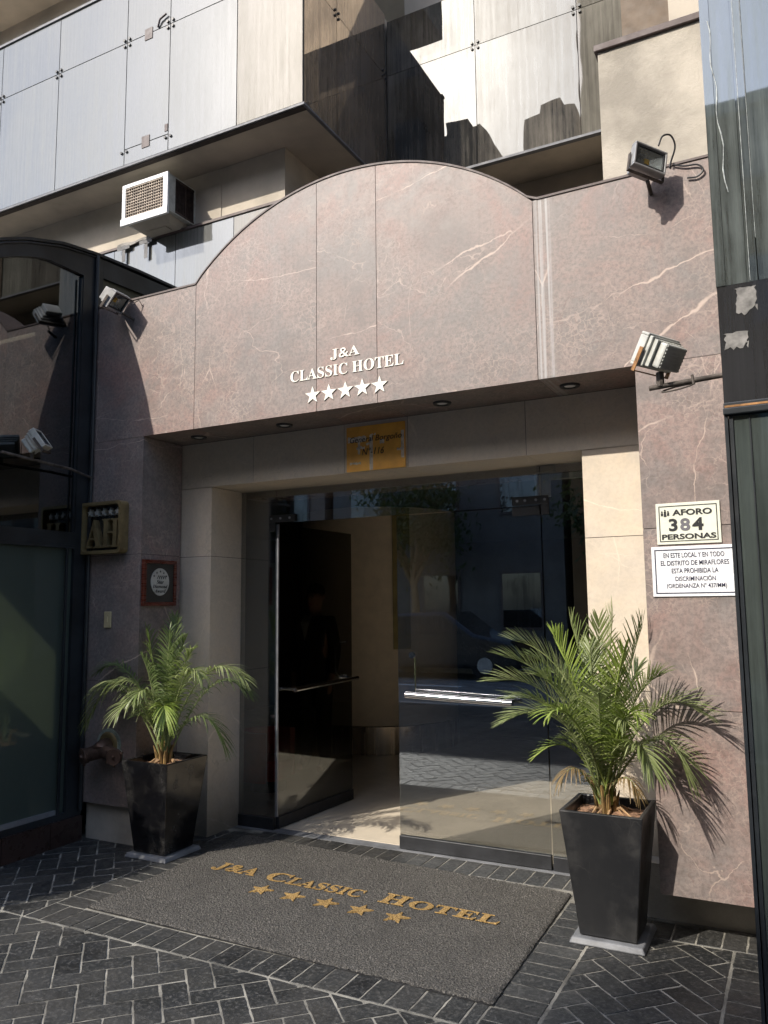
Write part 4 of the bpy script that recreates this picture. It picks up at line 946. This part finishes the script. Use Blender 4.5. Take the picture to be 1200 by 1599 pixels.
def frond(base, ctrl, tip, L=.19, n=36, start=.22, droop=.25, wd=.0060, lift=.35):
    b, c, t = Vector(base), Vector(ctrl), Vector(tip); mb = MB(); mb.open = True
    bez = lambda u: b * (1 - u) ** 2 + c * 2 * u * (1 - u) + t * u * u
    der = lambda u: ((c - b) * 2 * (1 - u) + (t - c) * 2 * u).normalized()
    mb.cm = 1; mb.tube([bez(k / 14) for k in range(15)], [.0062 * (1 - .85 * k / 14) + .0006 for k in range(15)], 6, tone=.6); mb.cm = 0
    hv = (t - b); hv.z = 0
    sd0 = Vector((0, 0, 1)).cross(hv.normalized()) if hv.length > .05 else Vector((1, 0, 0))
    for i in range(n):
        u = start + (1 - start) * (i + random.uniform(-.25, .25)) / (n - 1); u = min(1, max(start, u)); f = (u - start) / (1 - start)
        p = bez(u); T = der(u); sd = (sd0 - T * sd0.dot(T)).normalized(); N = T.cross(sd)
        if N.z < 0: N = -N
        sg_gap = random.random() < .05; ln = L * (.45 + .55 * math.sin(math.pi * min(1, .12 + f * .80)) ** .8) * random.uniform(.88, 1.08)
        if f > .9: ln *= .8
        for sg in (-1, 1):
            if sg_gap and random.random() < .6: continue
            a = R(62 - 42 * f + random.uniform(-6, 6)); dr = (sd * sg * math.sin(a) + T * math.cos(a) + N * lift * random.uniform(.7, 1.3)).normalized()
            W = dr.cross(N).normalized(); K = 5; vs = []; g = droop * ln * random.uniform(.6, 1.3)
            for k in range(K + 1):
                s = k / K; q = p + dr * ln * s - Vector((0, 0, 1)) * g * s * s; ww = wd * (math.sin(math.pi * (.12 + .86 * s)) ** .7) * .62 + .0004
                vs += [q - W * ww, q + N * ww * .35 if False else q + N * ww * .30, q + W * ww]
            tn = min(1, max(0, random.gauss(.45, .25)))
            mb.add(vs, [(3 * k + e, 3 * k + e + 1, 3 * k + e + 4, 3 * k + e + 3) for k in range(K) for e in (0, 1)], tn)
    return mb
def palm(root, bx, by, bz, fronds):
    for (tip, ctrl, m, kw) in fronds:
        a = random.uniform(0, 6.28); b = (bx + .03 * math.cos(a), by + .03 * math.sin(a), bz)
        frond(b, ctrl, tip, **kw).build('frond', [m, 'palm_green' if m != 'palm_bright' else m], root)
    s = MB()
    for k in range(26):
        a = random.uniform(0, 6.28); r = random.uniform(.0, .05); x, y = bx + r * math.cos(a), by + r * math.sin(a); l = random.uniform(.06, .17); o = random.uniform(.1, .35)
        s.tube([(x, y, bz - .06), (x + o * .3 * l * math.cos(a), y + o * .3 * l * math.sin(a), bz - .04 + l * .5), (x + o * l * math.cos(a), y + o * l * math.sin(a), bz - .04 + l)], [.013, .010, .003], 6)
    s.build('stem_bases', 'fibre_orange', root, True)
    s = MB()
    for k in range(12):
        a = random.uniform(0, 6.28); r = random.uniform(.08, .15); x, y = bx + .02 * math.cos(a), by + .02 * math.sin(a); b2 = a + random.uniform(-.6, .6)
        s.tube([(x, y, bz - .03), (bx + r * .5 * math.cos(a), by + r * .5 * math.sin(a), bz - .012), (bx + r * math.cos(b2), by + r * math.sin(b2), bz - .05)], [.008, .0065, .004], 6)
    s.build('roots', 'root_brown', root, True)
random.seed(21)
pr_ = thing('potted_palm', (-.87, -.03, .55), 'bushy sunlit palm with long stiff fronds in the matt planter on the right', 'palm', 'potted palms by the entrance')
G, Bm, Dk = 'palm_green', 'palm_bright', 'palm_dark'
palm(pr_, -.88, -.03, .60, [
 ((-1.27, -.16, 1.37), (-.98, -.08, 1.33), G, dict(L=.19, droop=.1)), ((-1.37, -.20, 1.17), (-1.06, -.10, 1.26), G, dict(L=.18, droop=.15)),
 ((-1.27, -.30, 1.00), (-1.02, -.16, 1.17), G, dict(L=.17)), ((-1.16, -.20, .83), (-1.00, -.12, 1.00), Bm, dict(L=.10, n=20)),
 ((-.82, .02, 1.50), (-.87, .0, 1.12), G, dict(L=.20, droop=.06, lift=.2)), ((-.67, -.06, 1.44), (-.80, -.03, 1.12), Dk, dict(L=.19, droop=.08)),
 ((-.43, -.12, 1.06), (-.63, -.10, 1.24), G, dict(L=.20, droop=.25)), ((-.50, -.14, .80), (-.60, -.14, 1.14), G, dict(L=.18, droop=.45)),
 ((-.62, -.30, .84), (-.70, -.22, 1.08), G, dict(L=.16, droop=.5)), ((-1.06, -.20, 1.40), (-.95, -.10, 1.16), Bm, dict(L=.17, droop=.12)),
 ((-.97, .15, 1.34), (-.92, .08, 1.10), G, dict(L=.18)), ((-1.15, .20, 1.18), (-1.00, .12, 1.16), Dk, dict(L=.18)),
 ((-.80, -.42, 1.16), (-.85, -.26, 1.18), G, dict(L=.17)), ((-1.02, -.46, 1.06), (-.95, -.30, 1.16), Bm, dict(L=.17, droop=.4)),
 ((-.74, .18, 1.22), (-.82, .10, 1.10), Dk, dict(L=.18)), ((-1.06, -.10, .90), (-.96, -.06, .90), Bm, dict(L=.10, n=18)),
 ((-.76, -.20, .92), (-.83, -.12, .90), Bm, dict(L=.12, n=18)), ((-.90, -.26, .90), (-.89, -.15, .86), G, dict(L=.11, n=18)),
 ((-.58, -.16, 1.22), (-.74, -.08, 1.18), G, dict(L=.18)), ((-.90, -.15, 1.34), (-.90, -.10, 1.08), G, dict(L=.17)),
 ((-1.22, -.02, 1.28), (-1.0, -.02, 1.22), Dk, dict(L=.18)), ((-.72, -.30, 1.02), (-.78, -.18, 1.08), G, dict(L=.17, droop=.5)), ((-1.10, -.36, 1.22), (-.97, -.2, 1.18), G, dict(L=.17, droop=.3)), ((-.90, .06, 1.46), (-.90, .02, 1.1), G, dict(L=.18, droop=.08)), ((-1.00, -.10, 1.46), (-.92, -.06, 1.14), G, dict(L=.18, droop=.08)), ((-.75, -.12, 1.32), (-.84, -.06, 1.08), Bm, dict(L=.17, droop=.1)), ((-1.28, -.30, 1.30), (-1.00, -.16, 1.26), G, dict(L=.18, droop=.15)), ((-1.20, -.42, 1.12), (-1.0, -.25, 1.16), G, dict(L=.17, droop=.3)), ((-.66, -.36, 1.06), (-.76, -.2, 1.14), Bm, dict(L=.15, droop=.3)), ((-1.04, -.22, .74), (-.98, -.14, .86), 'palm_dry', dict(L=.09, n=16, droop=1.0)), ((-.70, -.20, .70), (-.76, -.14, .84), 'palm_dry', dict(L=.08, n=14, droop=1.0))])
pl_ = thing('potted_palm', (-3.69, .015, .55), 'dark palm with drooping arched fronds in the glossy planter on the left', 'palm', 'potted palms by the entrance')
palm(pl_, -3.69, .01, .60, [
 ((-4.17, -.18, .82), (-4.00, -.13, 1.34), G, dict(L=.16, droop=.7)), ((-3.05, -.02, 1.12), (-3.40, -.0, 1.36), G, dict(L=.19, droop=.6)),
 ((-3.88, .02, 1.40), (-3.78, .02, 1.12), Dk, dict(L=.18, droop=.3)), ((-3.58, .06, 1.34), (-3.66, .02, 1.15), Dk, dict(L=.19, droop=.4)),
 ((-3.30, .10, .70), (-3.42, .06, 1.06), Dk, dict(L=.17, droop=.6)), ((-3.48, -.22, .88), (-3.58, -.14, 1.10), Bm, dict(L=.16, droop=.7)),
 ((-3.80, .20, 1.48), (-3.74, .12, 1.15), Dk, dict(L=.17)), ((-3.16, .16, 1.02), (-3.40, .10, 1.26), Dk, dict(L=.18, droop=.6)),
 ((-3.94, -.18, 1.06), (-3.80, -.08, 1.20), G, dict(L=.15, droop=.6)), ((-3.64, -.30, 1.02), (-3.66, -.16, 1.14), G, dict(L=.16, droop=.7)),
 ((-4.18, -.08, 1.14), (-3.95, -.05, 1.32), Dk, dict(L=.17, droop=.5)), ((-3.72, .08, 1.26), (-3.70, .05, 1.0), Dk, dict(L=.18)),
 ((-3.76, -.14, 1.24), (-3.72, -.06, 1.08), Dk, dict(L=.16, droop=.5)), ((-3.56, -.08, .96), (-3.62, -.04, .94), Dk, dict(L=.12, n=20)), ((-3.84, -.10, .86), (-3.76, -.05, .90), Dk, dict(L=.11, n=20)), ((-3.30, -.12, 1.14), (-3.5, -.06, 1.28), G, dict(L=.17, droop=.6)), ((-4.04, -.24, 1.02), (-3.88, -.14, 1.24), G, dict(L=.17, droop=.7)), ((-3.66, .0, 1.40), (-3.68, .0, 1.1), Dk, dict(L=.17, droop=.3)), ((-3.45, -.02, 1.28), (-3.6, -.0, 1.15), G, dict(L=.17, droop=.5)), ((-3.74, -.34, .92), (-3.72, -.2, 1.1), G, dict(L=.15, droop=.7))])

# ================================================================== street side, seen in the reflections
def house(x0, x1, h, mat, label, cols, floors, fh=3.0, y=-14.4):
    t = thing('apartment_building', ((x0 + x1) / 2, y, 0), label, 'building', 'buildings across the street')
    MB().box(x0, x1, y - 9, y, -.1, h).build('wall', mat, t); MB().box(x0 - .02, x1 + .02, y - 9.05, y + .12, h, h + .25).build('cornice', 'kerb_stone', t)
    w_ = (x1 - x0) / cols
    src = None
    for f in range(floors):
        for c in range(cols):
            a = x0 + w_ * (c + .25); z = .9 + f * fh; q = MB(); q.box(a, a + w_ * .5, y, y + .04, z, z + 1.5); fo = q.build('window', 'brown_cap', t)
            MB().box(a + .06, a + w_ * .5 - .06, y + .041, y + .05, z + .06, z + 1.44).build('pane', 'black_glass', fo)
house(-34, -21, 11.0, 'facade_grey', 'grey apartment block across the street, farthest left', 5, 3)
house(-20.6, -12.3, 10.0, 'facade_pink', 'low pinkish apartment block across the street', 4, 3)
house(-12, -5.2, 10.6, 'facade_grey', 'grey apartment block across the street facing the hotel doors', 3, 3)
house(-5, 3.0, 11.4, 'facade_ochre', 'ochre apartment block across the street facing the hotel', 4, 4)
house(3.3, 14, 22.0, 'facade_brown', 'very tall brown apartment block across the street', 5, 7)
house(14.3, 30, 10.0, 'facade_grey', 'long grey apartment block at the far right end across the street', 7, 3)
def tower(x0, x1, y0, y1, h, mat, label, cap=True):
    t = thing('tower_block', ((x0 + x1) / 2, y0, 0), label, 'building', 'tall blocks standing behind the street')
    MB().box(x0, x1, y0, y1, -.1, h).build('wall', mat, t); MB().box(x0 + .8, x1 - .9, y0 + .5, y1 - .5, h, h + .9).build('roof_room', mat, t)
    return t
tower(-11.7, -8.9, -38, -32, 28.0, 'facade_grey', 'tall grey tower block with roof room behind the street, left of the ochre tower')
tower(-17.4, -14.4, -38, -32, 28.6, 'facade_pink', 'tall pinkish tower block with roof room behind the street')
tower(-8.6, -4.2, -38, -32, 42.0, 'facade_ochre', 'very tall ochre tower block behind the street')
nb = thing('neighbour_block', (4, 5, 0), 'brown apartment block directly right of the hotel', 'building')
MB().box(.62, 9, .62, 12, -.05, 15).build('wall', 'facade_brown', nb)
for f in range(4):
    for c in range(4):
        z = 4.5 + 2.7 * f; y = 1.5 + 2.6 * c; q = MB().box(.56, .62, y, y + 1.3, z, z + 1.4).build('window', 'white_paint', nb); MB().box(.548, .559, y + .08, y + 1.22, z + .08, z + 1.32).build('pane', 'black_glass', q)
car = thing('parked_car', (-7.2, -11.3, -.05), 'dark hatchback parked at the far kerb, seen reflected in the doors', 'car')
prof = [(-2.0, .25), (-2.05, .55), (-1.9, .85), (-1.75, .95), (-1.35, 1.42), (.35, 1.45), (1.0, .98), (1.85, .82), (2.02, .55), (2.0, .25)]
cb = MB(); cb.prism([(-7.2 + a, b - .05) for a, b in prof], -12.1, -10.5, 'y'); cb.build('body', 'car_paint', car, True, .07)
for yy_ in (-12.108, -10.492):
    MB().prism([(-7.2 + a, b - .05) for a, b in ((-1.5, .98), (-1.25, 1.34), (.28, 1.36), (.75, .98))], yy_ - .004, yy_ + .004, 'y').build('side_window', 'black_glass', car)
for a in (-1.25, 1.25):
    for yy_ in (-12.0, -10.6):
        wh = MB(); wh.tube([(-7.2 + a, yy_ - .09, .27), (-7.2 + a, yy_ + .09, .27)], .31, 24); wo = wh.build('wheel', 'tyre', car, True)
        MB().tube([(-7.2 + a, yy_ - .11, .27), (-7.2 + a, yy_ + .11, .27)], .17, 16).build('rim', 'lamp_grey', wo, True)
for yy_ in (-11.9, -10.75): MB().box(-9.30, -9.20, yy_ - .12, yy_ + .12, .55, .75).build('tail_light', 'red_lens', car, bevel=.02)
random.seed(33)
def street_tree(x, y, h, r, label):
    t = thing('street_tree', (x, y, .05), label, 'tree', 'street trees on the far pavement')
    m = MB(); m.tube([(x, y, .05), (x + .05, y, h * .3), (x - .03, y + .05, h * .55)], [.13, .10, .07], 10)
    for k in range(9):
        a = k * 2.4; m.tube([(x - .02, y + .03, h * (.40 + .015 * k)), (x + r * .4 * math.cos(a), y + r * .4 * math.sin(a), h * .62), (x + r * .8 * math.cos(a), y + r * .8 * math.sin(a), h * (.68 + .03 * (k % 4)))], [.06, .035, .012], 6)
    m.build('trunk', 'root_brown', t, True); m = MB(); m.open = True
    cl = [(Vector((x + random.uniform(-1, 1) * r * .75, y + random.uniform(-1, 1) * r * .75, h * random.uniform(.55, .95))), random.uniform(.3, .55) * r) for k in range(26)]
    for c, cr in cl:
        for k in range(150):
            p = c + Vector((random.gauss(0, .5), random.gauss(0, .5), random.gauss(0, .4))) * cr; n = Vector((random.uniform(-1, 1), random.uniform(-1, 1), random.uniform(-.2, 1))).normalized(); u = n.orthogonal().normalized(); v = n.cross(u); q = random.uniform(.05, .10)
            m.add([p - u * q, p + v * q * .45, p + u * q, p - v * q * .45], [(0, 1, 2, 3)], random.random())
    m.build('crown', 'shrub_leaves', t)
street_tree(-3.2, -12.9, 5.6, 1.7, 'leafy street tree opposite the doors, in front of the ochre block'); street_tree(-8.8, -13.1, 5.0, 1.4, 'smaller leafy street tree behind the parked hatchback'); street_tree(2.0, -12.9, 6.0, 1.7, 'leafy street tree nearest the very tall brown block')
# unseen shrub added before the bay to shade the left planter
sh = thing('shrub', (-4.75, -1.95, 0), 'leafy shrub out of view, added in front of the glazed bay for its shade', 'shrub')
random.seed(9)
lf = MB(); lf.open = True
for k in range(5200):
    while True:
        p = Vector((random.uniform(-1, 1), random.uniform(-1, 1), random.uniform(-1, 1)))
        if p.length < 1 and p.length > .35: break
    c = Vector((-4.78 + p.x * .46, -1.95 + p.y * .34, .95 + p.z * .92)); nrm = Vector((random.uniform(-1, 1), random.uniform(-1, 1), random.uniform(-.3, 1))).normalized(); u = nrm.orthogonal().normalized(); v = nrm.cross(u); s = random.uniform(.03, .055)
    lf.add([c - u * s, c + v * s * .45, c + u * s, c - v * s * .45], [(0, 1, 2, 3)], rt())
lf.build('foliage', 'shrub_leaves', sh)
tk = MB()
for k in range(7): a = k * .9; tk.tube([(-4.75, -1.95, -.02), (-4.75 + .1 * math.cos(a), -1.95 + .1 * math.sin(a), .5), (-4.75 + .3 * math.cos(a), -1.95 + .25 * math.sin(a), 1.2)], [.025, .018, .006], 6)
tk.build('stem', 'root_brown', sh, True)
